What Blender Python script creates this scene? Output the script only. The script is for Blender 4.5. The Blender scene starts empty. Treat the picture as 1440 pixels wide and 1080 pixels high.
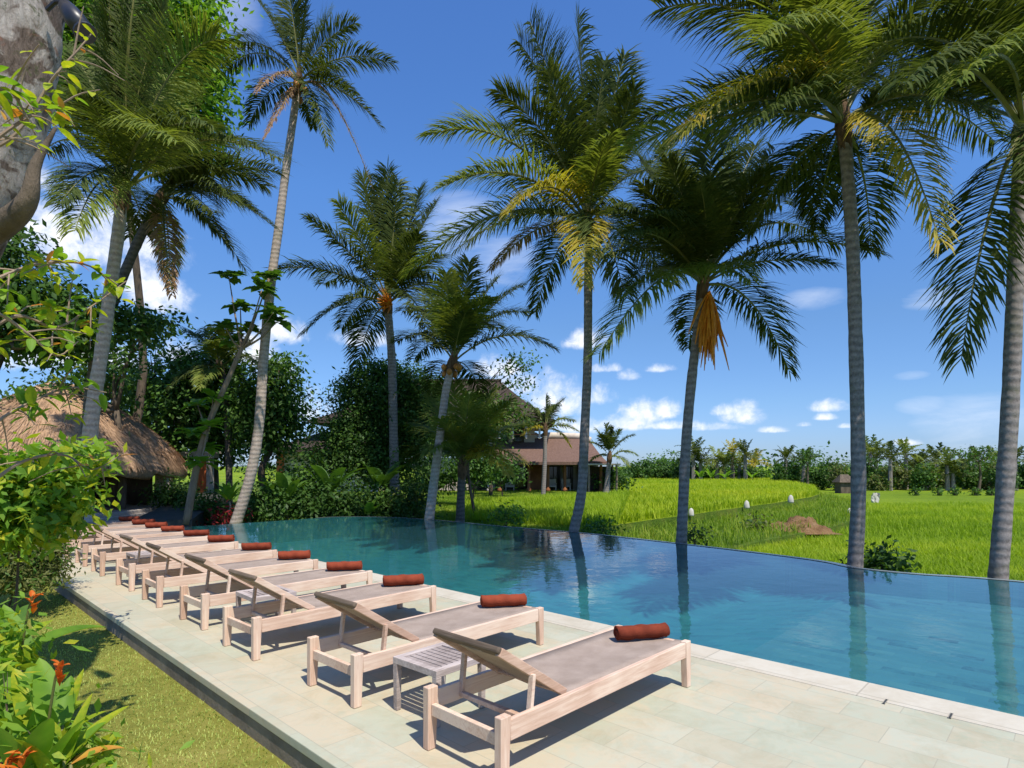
import bpy, math, random
import numpy as np
from mathutils import Vector, Matrix
C = bpy.context.scene.collection
PI = math.pi
# ---------------------------------------------------------------- camera geometry
F = 837.0; HX = 720.0; HY = 655.0; CAMH = 1.7
def W(px, py, d):                     # point at depth d seen at photo pixel
    return np.array([(px-HX)/F*d, d, CAMH-(py-HY)/F*d])
def G(px, py, z=0.0):                 # point on the level z
    d = F*(CAMH-z)/(py-HY)
    return np.array([(px-HX)/F*d, d, z])
TH = math.radians(46.3)
AX = np.array([math.cos(TH), math.sin(TH), 0.0]); BX = np.array([-math.sin(TH), math.cos(TH), 0.0])
def AB(a, b, z=0.0): return AX*a + BX*b + np.array([0, 0, z])
def toAB(p): return float(p[0]*AX[0]+p[1]*AX[1]), float(p[0]*BX[0]+p[1]*BX[1])
def nrm(v):
    n = np.linalg.norm(v, axis=-1, keepdims=True); return v/np.maximum(n, 1e-9)

# ---------------------------------------------------------------- objects
def tag(o, label=None, cat=None, group=None, kind=None):
    if label: o['label'] = label
    if cat: o['category'] = cat
    if group: o['group'] = group
    if kind: o['kind'] = kind
    return o
def thing(name, label, cat, loc=(0, 0, 0), rz=0.0, group=None):
    o = bpy.data.objects.new(name, None); C.objects.link(o)
    o.empty_display_size = .2
    o.location = [float(v) for v in loc]; o.rotation_euler = (0, 0, rz)
    return tag(o, label, cat, group)
def link_mesh(name, me, mats, parent=None):
    for m in (mats if isinstance(mats, (list, tuple)) else [mats]): me.materials.append(m)
    o = bpy.data.objects.new(name, me); C.objects.link(o)
    if parent is not None: o.parent = parent
    return o
def np_obj(name, V, Fc, mats, mi=None, parent=None, smooth=False, origin=None):
    """V (n,3), Fc list of (k,3|4) index arrays; origin is subtracted (the parent's place)"""
    if not isinstance(Fc, (list, tuple)): Fc = [Fc]
    V = np.asarray(V, float)
    if origin is None and parent is not None: origin = np.array(parent.location)
    if origin is not None: V = V-np.asarray(origin)
    me = bpy.data.meshes.new(name)
    nl = sum(f.size for f in Fc); nf = sum(len(f) for f in Fc)
    me.vertices.add(len(V)); me.vertices.foreach_set('co', V.astype(np.float32).ravel())
    me.loops.add(nl); me.loops.foreach_set('vertex_index', np.concatenate([f.ravel() for f in Fc]).astype(np.int32))
    tot = np.concatenate([np.full(len(f), f.shape[1]) for f in Fc])
    st = np.concatenate([[0], np.cumsum(tot)[:-1]])
    me.polygons.add(nf)
    me.polygons.foreach_set('loop_start', st.astype(np.int32))
    if mi is not None: me.polygons.foreach_set('material_index', np.asarray(mi).astype(np.int32))
    me.polygons.foreach_set('use_smooth', np.full(nf, bool(smooth)))
    me.update(calc_edges=True); me.validate()
    return link_mesh(name, me, mats, parent)
class MB:
    """collects boxes, bars, tubes into ONE mesh"""
    def __init__(s): s.v = []; s.f = []; s.m = []
    def add(s, V, Fs, m=0):
        n = len(s.v); s.v += [tuple(float(c) for c in p) for p in V]
        s.f += [tuple(int(i)+n for i in f) for f in Fs]; s.m += [m]*len(Fs)
    def box(s, lo, hi, m=0, M=None, taper=None):
        x0, y0, z0 = lo; x1, y1, z1 = hi
        V = [(x0,y0,z0),(x1,y0,z0),(x1,y1,z0),(x0,y1,z0),(x0,y0,z1),(x1,y0,z1),(x1,y1,z1),(x0,y1,z1)]
        if taper:
            cx, cy = (x0+x1)/2, (y0+y1)/2
            V = [((cx+(x-cx)*taper, cy+(y-cy)*taper, z) if z == z0 else (x, y, z)) for x, y, z in V]
        if M is not None: V = [tuple(M @ Vector(p)) for p in V]
        s.add(V, [(0,3,2,1),(4,5,6,7),(0,1,5,4),(1,2,6,5),(2,3,7,6),(3,0,4,7)], m)
    def bar(s, p, q, w, h, up=(0, 0, 1), m=0):
        p = np.array(p, float); q = np.array(q, float); t = nrm(q-p); u = np.array(up, float)
        sd = np.cross(t, u)
        if np.linalg.norm(sd) < 1e-4: sd = np.cross(t, [1, 0, 0])
        sd = nrm(sd); u = nrm(np.cross(sd, t))
        V = []
        for c in (p, q):
            for a, b in ((-1,-1),(1,-1),(1,1),(-1,1)): V.append(c+sd*a*w/2+u*b*h/2)
        s.add(V, [(0,1,2,3),(7,6,5,4),(0,4,5,1),(1,5,6,2),(2,6,7,3),(3,7,4,0)], m)
    def tube(s, P, R, n=8, m=0, cap=True):
        V, Fq = tube_np(P, R, n); s.add(V, Fq, m)
        if cap:
            k = len(s.v)-len(V)
            s.f.append(tuple(k+i for i in range(n))[::-1]); s.f.append(tuple(k+len(V)-n+i for i in range(n))); s.m += [m, m]
    def prism(s, poly, z0, z1, m=0, mside=None):
        n = len(poly)
        V = [(p[0], p[1], z0) for p in poly]+[(p[0], p[1], z1) for p in poly]
        s.add(V, [tuple(range(n))[::-1], tuple(range(n, 2*n))], m)
        k = len(s.v)-2*n; ms = m if mside is None else mside
        for i in range(n):
            j = (i+1) % n; s.f.append((k+i, k+j, k+n+j, k+n+i)); s.m.append(ms)
    def lathe(s, prof, n=16, c=(0, 0, 0), m=0):
        P = [(c[0], c[1], c[2]+z) for r, z in prof]; V = []
        for (r, z) in prof:
            for i in range(n):
                a = 2*PI*i/n; V.append((c[0]+r*math.cos(a), c[1]+r*math.sin(a), c[2]+z))
        Fq = [(k*n+i, k*n+(i+1) % n, (k+1)*n+(i+1) % n, (k+1)*n+i) for k in range(len(prof)-1) for i in range(n)]
        Fq += [tuple(range(n))[::-1], tuple((len(prof)-1)*n+i for i in range(n))]
        s.add(V, Fq, m)
    def build(s, name, mats, parent=None, origin=None, smooth=False, bevel=0.0):
        me = bpy.data.meshes.new(name)
        o = np.zeros(3) if origin is None else np.asarray(origin, float)
        me.from_pydata([tuple(np.array(p)-o) for p in s.v], [], s.f)
        me.polygons.foreach_set('material_index', s.m)
        me.polygons.foreach_set('use_smooth', [smooth]*len(s.f)); me.update()
        ob = link_mesh(name, me, mats, parent)
        if bevel:
            b = ob.modifiers.new('bevel', 'BEVEL'); b.width = bevel; b.segments = 2; b.limit_method = 'ANGLE'
        return ob
def tube_np(P, R, n=8):
    P = np.asarray(P, float); k = len(P)
    R = np.broadcast_to(np.asarray(R, float), (k,))
    T = nrm(np.gradient(P, axis=0))
    ref = np.array([1.0, 0, 0]) if abs(T[0][0]) < .8 else np.array([0, 1.0, 0])
    S = nrm(np.cross(T, ref)); U = np.cross(S, T)
    a = np.arange(n)*2*PI/n
    V = (P[:, None]+R[:, None, None]*(S[:, None]*np.cos(a)[None, :, None]+U[:, None]*np.sin(a)[None, :, None])).reshape(-1, 3)
    i = np.arange(n); j = (i+1) % n
    Fq = np.concatenate([np.stack([r*n+i, r*n+j, (r+1)*n+j, (r+1)*n+i], 1) for r in range(k-1)])
    return V, Fq
def spline(P, n):
    P = np.asarray(P, float); Q = np.concatenate([[2*P[0]-P[1]], P, [2*P[-1]-P[-2]]])
    out = []
    m = len(P)-1
    for u in np.linspace(0, m-1e-6, n):
        k = int(u); t = u-k; a, b, c, d = Q[k], Q[k+1], Q[k+2], Q[k+3]
        out.append(.5*((2*b)+(-a+c)*t+(2*a-5*b+4*c-d)*t*t+(-a+3*b-3*c+d)*t**3))
    return np.array(out)

# ---------------------------------------------------------------- materials
def new_mat(name):
    m = bpy.data.materials.new(name); m.use_nodes = True; nt = m.node_tree; nt.nodes.clear()
    out = nt.nodes.new('ShaderNodeOutputMaterial'); return m, nt, out
def N(nt, typ, **kw):
    n = nt.nodes.new('ShaderNode'+typ)
    for k, v in kw.items():
        if k in n.inputs: n.inputs[k].default_value = v
        else: setattr(n, k, v)
    return n
def ramp(nt, fac, stops):
    r = nt.nodes.new('ShaderNodeValToRGB'); e = r.color_ramp.elements
    while len(e) < len(stops): e.new(.5)
    for el, (p, c) in zip(e, stops): el.position = p; el.color = (*c, 1)
    nt.links.new(fac, r.inputs[0]); return r.outputs[0]
def noise(nt, scale, detail=4, rough=.6, vec=None, dist=0.0):
    n = N(nt, 'TexNoise', Scale=scale, Detail=detail, Roughness=rough, Distortion=dist)
    if vec is not None: nt.links.new(vec, n.inputs['Vector'])
    return n.outputs['Fac']
def objco(nt, scale=None):
    t = N(nt, 'TexCoord').outputs['Object']
    if scale:
        mp = N(nt, 'Mapping'); mp.inputs['Scale'].default_value = scale; nt.links.new(t, mp.inputs['Vector']); return mp.outputs[0]
    return t
def geoco(nt): return N(nt, 'NewGeometry').outputs['Position']
def mathn(nt, op, a, b=None, clamp=False):
    m = N(nt, 'Math', operation=op, use_clamp=clamp)
    for i, v in enumerate((a, b)):
        if v is None: continue
        if isinstance(v, (int, float)): m.inputs[i].default_value = v
        else: nt.links.new(v, m.inputs[i])
    return m.outputs[0]
def mixc(nt, fac, a, b, mode='MIX'):
    m = N(nt, 'Mix', data_type='RGBA', blend_type=mode)
    for i, v in ((0, fac), (6, a), (7, b)):
        if isinstance(v, tuple): m.inputs[i].default_value = (*v, 1)
        elif isinstance(v, (int, float)): m.inputs[i].default_value = v
        else: nt.links.new(v, m.inputs[i])
    return m.outputs[2]
def bump(nt, h, strength=.3, dist=.02):
    b = N(nt, 'Bump', Strength=strength, Distance=dist); nt.links.new(h, b.inputs['Height']); return b.outputs[0]
def princ(nt, out, col, rough=.6, nor=None, spec=.4, metal=0.0):
    p = N(nt, 'BsdfPrincipled', Roughness=rough, Metallic=metal); p.inputs['Specular IOR Level'].default_value = spec
    if isinstance(col, tuple): p.inputs['Base Color'].default_value = (*col, 1)
    else: nt.links.new(col, p.inputs['Base Color'])
    if nor is not None: nt.links.new(nor, p.inputs['Normal'])
    if out is not None: nt.links.new(p.outputs[0], out.inputs['Surface'])
    return p
def noisy(name, c0, c1, scale=6, rough=.7, bs=.3, bd=.01, detail=6, spec=.3, c2=None, stretch=None):
    m, nt, out = new_mat(name)
    v = objco(nt, stretch)
    n = noise(nt, scale, detail, .65, v)
    st = [(.3, c0), (.7, c1)] if c2 is None else [(.25, c0), (.5, c1), (.75, c2)]
    princ(nt, out, ramp(nt, n, st), rough, bump(nt, noise(nt, scale*4, 5, .7, v), bs, bd), spec)
    return m
def leafmat(name, c0, c1, c2=None, scale=1.5, trans=.35, rough=.5, spec=.2, tcol=None, gain=1.3, stretch=None):
    m, nt, out = new_mat(name)
    c0, c1, c2 = [None if c is None else tuple(min(.6, x*gain) for x in c) for c in (c0, c1, c2)]
    v = geoco(nt); w = v
    if stretch:
        mp = N(nt, 'Mapping'); mp.inputs['Scale'].default_value = stretch; nt.links.new(v, mp.inputs['Vector']); w = mp.outputs[0]
    n = noise(nt, scale, 3, .6, w); n2 = noise(nt, scale*9, 2, .5, v)
    f = mathn(nt, 'ADD', mathn(nt, 'MULTIPLY', n, .6), mathn(nt, 'MULTIPLY', n2, .4))
    col = ramp(nt, f, [(.36, c0), (.62, c1)] if c2 is None else [(.33, c0), (.5, c1), (.66, c2)])
    p = princ(nt, None, col, rough, None, spec)
    t = N(nt, 'BsdfTranslucent')
    nt.links.new(mixc(nt, 1.0, col, tcol or (1.5, 1.6, .55), 'MULTIPLY'), t.inputs[0])
    mx = N(nt, 'MixShader', Fac=trans)
    nt.links.new(p.outputs[0], mx.inputs[1]); nt.links.new(t.outputs[0], mx.inputs[2]); nt.links.new(mx.outputs[0], out.inputs[0])
    return m
# ---------------------------------------------------------------- the materials
M = {}
M['frond'] = leafmat('palm frond green', (.03, .044, .012), (.055, .076, .018), (.11, .125, .032), 2.2, .3, tcol=(1.4, 1.4, .5), gain=1.3, spec=.07)
M['frond_light'] = leafmat('palm frond light green', (.08, .115, .022), (.14, .175, .035), (.22, .24, .055), 2.0, .36, tcol=(1.4, 1.4, .5), gain=1.25, spec=.07)
M['frond_yellow'] = leafmat('palm frond yellowing', (.16, .17, .02), (.3, .25, .03), (.36, .24, .03), 2.0, .38)
M['frond_dry'] = leafmat('palm frond dry', (.14, .09, .05), (.24, .15, .08), (.33, .2, .12), 3.0, .25, .8)
M['rachis'] = noisy('frond midrib', (.10, .12, .03), (.22, .2, .06), 4, .5)
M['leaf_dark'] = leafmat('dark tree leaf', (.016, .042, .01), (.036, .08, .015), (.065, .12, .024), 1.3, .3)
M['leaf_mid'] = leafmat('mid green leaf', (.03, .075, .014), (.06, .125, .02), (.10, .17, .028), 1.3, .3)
M['leaf_bright'] = leafmat('bright green leaf', (.07, .15, .018), (.13, .24, .025), (.2, .3, .035), 1.3, .42)
M['leaf_lime'] = leafmat('lime yellow leaf', (.14, .23, .015), (.26, .31, .02), (.42, .36, .03), 6, .42)
M['leaf_olive'] = leafmat('olive leaf', (.06, .075, .02), (.10, .115, .03), (.17, .17, .06), 2, .3)
M['leaf_red'] = leafmat('red leaf', (.10, .01, .012), (.2, .02, .02), (.26, .04, .03), 3, .3, tcol=(1.4, .6, .5))
M['leaf_orange'] = leafmat('orange leaf', (.35, .14, .03), (.5, .22, .04), (.45, .3, .05), 5, .35, tcol=(1.4, 1, .5))
M['petal'] = leafmat('orange red petal', (.55, .05, .01), (.75, .12, .015), (.8, .2, .03), 8, .3, tcol=(1.4, .8, .5))
M['bark'] = noisy('brown bark', (.06, .045, .03), (.17, .13, .09), 5, .9, .8, .03, stretch=(1, 1, .35))
M['bark_pale'] = noisy('pale bark', (.2, .14, .09), (.36, .27, .19), 6, .9, .5, .02, stretch=(1, 1, .4))
def old_bark():
    m, nt, out = new_mat('old mottled bark'); v = geoco(nt)
    mp = N(nt, 'Mapping'); mp.inputs['Scale'].default_value = (1, 1, .28); nt.links.new(v, mp.inputs['Vector'])
    big = noise(nt, 4.5, 4, .6, v, .8); fine = noise(nt, 38, 7, .75, mp.outputs[0], .5); spot = noise(nt, 16, 5, .7, v, .3)
    c = ramp(nt, fine, [(.3, (.05, .035, .028)), (.5, (.20, .15, .12)), (.72, (.33, .26, .215))])
    c = mixc(nt, ramp(nt, big, [(.44, (0, 0, 0)), (.5, (.9, .9, .9))]), c, ramp(nt, fine, [(.3, (.30, .24, .2)), (.6, (.62, .56, .5))]))
    c = mixc(nt, ramp(nt, spot, [(.58, (0, 0, 0)), (.66, (.75, .75, .75))]), c, (.10, .12, .05))
    c = mixc(nt, ramp(nt, noise(nt, 7, 3, .6, v, 1.0), [(.64, (0, 0, 0)), (.72, (.6, .6, .6))]), c, (.33, .14, .09))
    princ(nt, out, c, .95, bump(nt, fine, 1.0, .03), .1); return m
M['old_bark'] = old_bark()
M['fiber'] = noisy('palm fibre', (.05, .03, .015), (.2, .12, .06), 14, .95, .8, .03, stretch=(1, 1, .3))
M['coconut'] = noisy('coconut husk', (.3, .11, .02), (.5, .22, .05), 5, .5)
M['flower_stalk'] = noisy('orange flower stalk', (.58, .17, .012), (.85, .36, .03), 8, .6)
def trunk_mat(name, lo, hi, moss=(.1, .11, .045)):
    m, nt, out = new_mat(name)
    v = geoco(nt)
    w = N(nt, 'TexWave', Scale=2.3, Distortion=3.2, Detail=3); w.bands_direction = 'Z'
    w.inputs['Detail Scale'].default_value = 1.6
    nt.links.new(v, w.inputs['Vector'])
    n = noise(nt, 3, 6, .7, v); n2 = noise(nt, 22, 4, .7, v)
    f = mathn(nt, 'ADD', mathn(nt, 'MULTIPLY', w.outputs['Fac'], .14), mathn(nt, 'ADD', mathn(nt, 'MULTIPLY', n2, .55), mathn(nt, 'MULTIPLY', noise(nt, 9, 4, .6, v), .25)))
    c = ramp(nt, f, [(.28, lo), (.6, hi), (.85, tuple(x*1.2 for x in hi))])
    c = mixc(nt, ramp(nt, n, [(.52, (0, 0, 0)), (.72, (.55, .55, .55))]), c, moss)
    h = mathn(nt, 'ADD', w.outputs['Fac'], mathn(nt, 'MULTIPLY', n2, .6))
    princ(nt, out, c, .9, bump(nt, h, .35, .015), .2)
    return m
M['trunk_grey'] = trunk_mat('grey ringed palm trunk', (.115, .098, .086), (.310, .270, .241))
M['trunk_pale'] = trunk_mat('pale ringed palm trunk', (.242, .187, .143), (.506, .418, .341), (.220, .220, .110))
M['trunk_dark'] = trunk_mat('dark ringed palm trunk', (.05, .045, .038), (.16, .14, .115))
# weathered teak
def wood(name, lo, mid, hi, axis=(1, 14, 14), sc=3.0):
    m, nt, out = new_mat(name)
    v = objco(nt, axis)
    n = noise(nt, sc, 6, .7, v, .6); n2 = noise(nt, 1.7, 3, .6, objco(nt))
    r = N(nt, 'ObjectInfo').outputs['Random']
    f = mathn(nt, 'ADD', mathn(nt, 'ADD', mathn(nt, 'MULTIPLY', n, .55), mathn(nt, 'MULTIPLY', n2, .45)), mathn(nt, 'MULTIPLY', mathn(nt, 'SUBTRACT', r, .5), .2))
    princ(nt, out, ramp(nt, f, [(.34, lo), (.5, mid), (.62, hi)]), .75, bump(nt, n, .25, .004), .25)
    return m
M['teak'] = wood('weathered pale teak', (.426, .269, .185), (.605, .420, .308), (.720, .560, .431))
M['teak_up'] = wood('weathered pale teak upright', (.426, .269, .185), (.605, .420, .308), (.720, .560, .431), (14, 14, 1))
M['teak_grey'] = wood('greyed teak slats', (.220, .176, .154), (.396, .330, .297), (.550, .473, .429))
M['board'] = wood('brown backrest board', (.09, .065, .045), (.16, .12, .085), (.24, .18, .13), (14, 1, 14))
def fabric(name, c0, c1, sc=260):
    m, nt, out = new_mat(name)
    v = objco(nt)
    w1 = N(nt, 'TexWave', Scale=sc/6.28); w1.bands_direction = 'X'; nt.links.new(v, w1.inputs['Vector'])
    w2 = N(nt, 'TexWave', Scale=sc/6.28); w2.bands_direction = 'Y'; nt.links.new(v, w2.inputs['Vector'])
    h = mathn(nt, 'MULTIPLY', w1.outputs['Fac'], w2.outputs['Fac'])
    n = noise(nt, 7, 5, .6, v)
    f = mathn(nt, 'ADD', mathn(nt, 'MULTIPLY', h, .35), mathn(nt, 'MULTIPLY', n, .65))
    princ(nt, out, ramp(nt, f, [(.25, c0), (.7, c1)]), .85, bump(nt, h, .3, .002), .15)
    return m
M['sling'] = fabric('taupe mesh sling', (.280, .218, .174), (.437, .353, .291))
def towel_mat():
    m, nt, out = new_mat('terracotta towelling')
    v = objco(nt); n = noise(nt, 90, 4, .7, v); n2 = noise(nt, 9, 3, .6, v)
    r = N(nt, 'ObjectInfo').outputs['Random']
    c = ramp(nt, mathn(nt, 'ADD', mathn(nt, 'MULTIPLY', n2, .7), mathn(nt, 'MULTIPLY', r, .25)), [(.3, (.16, .034, .018)), (.7, (.29, .062, .03))])
    princ(nt, out, c, .95, bump(nt, n, .9, .008), .1); return m
M['towel'] = towel_mat()
# paving in the deck's own axes (the object is turned to them)
def paving(name, cols, bw, bh, mortar=.006, off=.5, mcol=(.35, .33, .27), rough=.6, bstr=.35, stain=.5):
    m, nt, out = new_mat(name)
    v = objco(nt)
    mp = N(nt, 'Mapping'); mp.inputs['Rotation'].default_value = (0, 0, PI/2); nt.links.new(v, mp.inputs['Vector'])
    br = N(nt, 'TexBrick', Scale=1.0, offset=off); br.inputs['Mortar Size'].default_value = mortar
    br.inputs['Brick Width'].default_value = bw; br.inputs['Row Height'].default_value = bh; br.inputs['Bias'].default_value = 0.0
    br.inputs['Color1'].default_value = (0, 0, 0, 1); br.inputs['Color2'].default_value = (1, 1, 1, 1); br.inputs['Mortar'].default_value = (.5, .5, .5, 1)
    nt.links.new(mp.outputs[0], br.inputs['Vector'])
    sp = N(nt, 'SeparateColor'); nt.links.new(br.outputs['Color'], sp.inputs[0])
    n = noise(nt, 1.3, 5, .65, v); n2 = noise(nt, 14, 6, .7, v)
    k = len(cols)
    f = mathn(nt, 'ADD', mathn(nt, 'MULTIPLY', sp.outputs[0], .5), mathn(nt, 'MULTIPLY', mathn(nt, 'SUBTRACT', mathn(nt, 'ADD', mathn(nt, 'MULTIPLY', n2, .5), mathn(nt, 'MULTIPLY', noise(nt, 4, 5, .7, v), .5)), .25), .75))
    c = ramp(nt, f, [(i/(k-1)*.8+.05, cc) for i, cc in enumerate(cols)])
    c = mixc(nt, mathn(nt, 'MULTIPLY', ramp(nt, noise(nt, 2.6, 7, .72, v, .6), [(.46, (0, 0, 0)), (.66, (1, 1, 1))]), stain), c, mixc(nt, 1.0, c, (.78, .74, .66), 'MULTIPLY'))
    c = mixc(nt, mathn(nt, 'MULTIPLY', br.outputs['Fac'], .6), c, mcol)
    h = mathn(nt, 'SUBTRACT', mathn(nt, 'MULTIPLY', n2, .4), br.outputs['Fac'])
    rr = mathn(nt, 'ADD', mathn(nt, 'MULTIPLY', n2, .25), rough-.12)
    p = princ(nt, out, c, rough, bump(nt, h, bstr, .005), .3); nt.links.new(rr, p.inputs['Roughness'])
    return m
M['deck'] = paving('pale green sandstone paving', [(.367, .406, .294), (.466, .427, .306), (.433, .445, .333), (.522, .450, .316), (.466, .466, .355), (.544, .478, .351)], .6, .3, .003, mcol=(.333, .316, .239))
M['coping'] = paving('cream coping stone', [(.483, .425, .322), (.575, .529, .425), (.517, .443, .333)], 1.2, .5, .006, 0, mcol=(.299, .265, .196))
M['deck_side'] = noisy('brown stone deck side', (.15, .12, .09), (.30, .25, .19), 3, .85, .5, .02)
M['pool_tile'] = paving('green pool stone', [(.02, .11, .115), (.04, .205, .21), (.05, .23, .235), (.06, .255, .25), (.075, .28, .265)], .3, .15, .004, .5, (.06, .26, .24), .5, .2, .6)
M['pool_shelf'] = paving('grey green pool shelf stone', [(.008, .025, .03), (.085, .20, .205), (.10, .225, .225), (.135, .255, .24), (.19, .31, .27)], .3, .15, .004, .5, (.12, .2, .19), .5, .2, .6)
M['wet_lip'] = noisy('wet pool lip', (.16, .20, .21), (.3, .35, .36), 5, .25, .2, .01, 6, .5)
M['stone_dark'] = noisy('dark wet stone', (.03, .035, .03), (.08, .08, .07), 3, .6, .4, .02)
M['stone'] = noisy('grey stone', (.22, .2, .17), (.42, .38, .32), 4, .85, .4, .015)
M['concrete'] = noisy('pale concrete', (.4, .34, .28), (.55, .48, .41), 3, .85, .3, .01)
M['white'] = noisy('white painted', (.42, .39, .32), (.62, .6, .52), 3, .7, .2, .01)
M['thatch'] = noisy('thatch', (.30, .175, .095), (.58, .37, .22), 16, .95, 1.0, .05, 8, .1, (.70, .48, .31), (1, 1, .16))
M['shingle'] = noisy('brown shingle roof', (.031, .022, .016), (.062, .045, .034), 8, .9, .8, .04, 6, .15, (.093, .068, .053), (1, 1, .5))
M['shingle_red'] = noisy('reddish thatch roof', (.099, .059, .043), (.171, .104, .077), 8, .9, .8, .04, 6, .15, (.225, .144, .108), (1, 1, .5))
M['ridge'] = noisy('pale ridge', (.5, .42, .33), (.68, .58, .46), 4, .8, .3, .02)
M['plaster'] = noisy('cream plaster', (.42, .36, .27), (.55, .48, .38), 2, .9, .2, .01)
M['wood_red'] = wood('orange timber', (.2, .075, .025), (.32, .13, .045), (.42, .19, .07), (14, 14, 1))
M['wood_dark'] = wood('dark timber', (.03, .022, .015), (.07, .048, .033), (.11, .08, .055), (14, 14, 1))
M['orange_wall'] = noisy('orange red plaster', (.45, .10, .03), (.58, .15, .05), 3, .85, .2, .01)
M['black_metal'] = noisy('black painted metal', (.012, .012, .015), (.03, .03, .035), 8, .4, .1, .004, 3, .5)
def glass_mat():
    m, nt, out = new_mat('dark window glass'); princ(nt, out, (.02, .025, .025), .08, None, .6); return m
M['glass'] = glass_mat()
def grass_mat(name, c0, c1, c2, sc, det, bs, bd, big=.12):
    m, nt, out = new_mat(name)
    v = geoco(nt)
    n = noise(nt, sc, 6, .7, v); n2 = noise(nt, big, 4, .6, v)
    f = mathn(nt, 'ADD', mathn(nt, 'MULTIPLY', n, .5), mathn(nt, 'MULTIPLY', n2, .5))
    princ(nt, out, ramp(nt, f, [(.35, c0), (.5, c1), (.66, c2)]), .9, bump(nt, noise(nt, det, 5, .75, v), bs, bd), .1)
    return m
M['lawn'] = grass_mat('dry mown lawn', (.165, .176, .033), (.264, .259, .050), (.374, .330, .088), 9, 60, .8, .03, .9)
M['blade_lawn'] = leafmat('lawn blade', (.19, .25, .05), (.30, .355, .085), (.42, .44, .14), 4, .3, .7)
M['garden'] = grass_mat('garden lawn', (.06, .11, .015), (.11, .18, .02), (.18, .23, .03), 3, 20, .8, .08)
M['soil'] = noisy('dark planted soil', (.02, .02, .01), (.06, .05, .03), 3, .95, .6, .05)
M['rice_right'] = grass_mat('rice field', (.12, .2, .012), (.19, .28, .015), (.28, .33, .02), 1.2, 5, 1.0, .2, .05)
M['rice_left'] = grass_mat('ripening rice field', (.15, .25, .01), (.24, .33, .014), (.32, .37, .02), 1.2, 5, 1.0, .2, .05)
M['blade_rice'] = leafmat('rice blade', (.13, .22, .012), (.24, .345, .018), (.37, .43, .03), .12, .4, .6, gain=1.05, stretch=(.25, 1, .2))
M['blade_rice_ripe'] = leafmat('ripe rice blade', (.17, .27, .012), (.30, .38, .018), (.42, .44, .03), .12, .4, .6, gain=1.05, stretch=(.3, 1, .2))
M['blade_wild'] = leafmat('wild grass blade', (.08, .15, .012), (.17, .26, .02), (.32, .33, .05), .5, .4, .6, gain=1.1)
M['earth'] = noisy('bare brown earth', (.12, .065, .03), (.24, .14, .065), 2.2, .95, .9, .15, 8, .1, (.33, .22, .12))
M['bank'] = grass_mat('grassy bank', (.05, .10, .012), (.10, .17, .018), (.2, .21, .04), 1.5, 6, 1.0, .15, .1)
def water_mat():
    m, nt, out = new_mat('pool water')
    v = geoco(nt)
    h = mathn(nt, 'ADD', noise(nt, 2.2, 3, .5, v, .4), mathn(nt, 'MULTIPLY', noise(nt, 9, 2, .5, v), .25))
    nor = bump(nt, h, .15, .03)
    fr = N(nt, 'Fresnel', IOR=1.39); nt.links.new(nor, fr.inputs['Normal'])
    g = N(nt, 'BsdfGlossy', Roughness=.015); nt.links.new(nor, g.inputs['Normal'])
    g.inputs[0].default_value = (.9, .95, 1, 1)
    t = N(nt, 'BsdfTransparent'); t.inputs[0].default_value = (.60, .89, .94, 1)
    df = N(nt, 'BsdfDiffuse'); df.inputs[0].default_value = (.09, .30, .36, 1)
    tm = N(nt, 'MixShader', Fac=.16); nt.links.new(t.outputs[0], tm.inputs[1]); nt.links.new(df.outputs[0], tm.inputs[2])
    mx = N(nt, 'MixShader'); nt.links.new(fr.outputs[0], mx.inputs[0])
    nt.links.new(tm.outputs[0], mx.inputs[1]); nt.links.new(g.outputs[0], mx.inputs[2]); nt.links.new(mx.outputs[0], out.inputs[0])
    return m
M['water'] = water_mat()
# ================================================================ the setting
def struct(name, mb, mats, **kw):
    o = mb.build(name, mats, **kw); return tag(o, kind='structure')
# everything square to the pool lives in a turned frame: local x = a (across), local y = b (along the row)
def turned(o): o.rotation_euler = (0, 0, TH); return o
DECK_A0, POOL_A, BF, BN = 1.75, 5.30, 16.6, -14.0
mb = MB(); mb.box((DECK_A0, BN, -.34), (4.94, BF, 0.0))
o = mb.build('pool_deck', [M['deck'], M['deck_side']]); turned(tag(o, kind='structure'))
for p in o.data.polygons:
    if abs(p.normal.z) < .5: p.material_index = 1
# the lip of the paving, a slightly lighter edge course standing 3 mm proud of the side
mb = MB(); mb.box((DECK_A0-.012, BN, -.055), (DECK_A0+.30, BF-.004, .004)); turned(struct('deck_edge_course', mb, [M['deck']], bevel=.006))
mb = MB(); mb.box((4.944, BN, -.30), (POOL_A, 18.2, .004)); turned(struct('pool_coping', mb, [M['coping']], bevel=.004))

# pool outline in (a,b): far edge read off the photograph
far_px = [(440, 727.5), (500, 726.5), (560, 728), (630, 733), (700, 740), (820, 750), (960, 765.5), (1050, 776), (1150, 789), (1200, 799), (1290, 808), (1440, 819)]
far = [toAB(G(x, y, -.02)) for x, y in far_px]
a_end, b_end = far[-1]
far = spline([(p[0], p[1], 0) for p in far]+[(a_end+.1, b_end-4, 0), (a_end+.1, BN, 0)], 60)[:, :2]
far[:, 1] = np.minimum(far[:, 1], 18.2); far[-1] = (far[-1][0], BN)
poly = [(POOL_A, BN), (POOL_A, 18.2)]+[tuple(p) for p in far]
mb = MB(); n = len(poly)
mb.add([(a, b, -.022) for a, b in poly], [tuple(range(n))[::-1]])
wat = turned(struct('pool_water', mb, [M['water']]))
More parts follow.
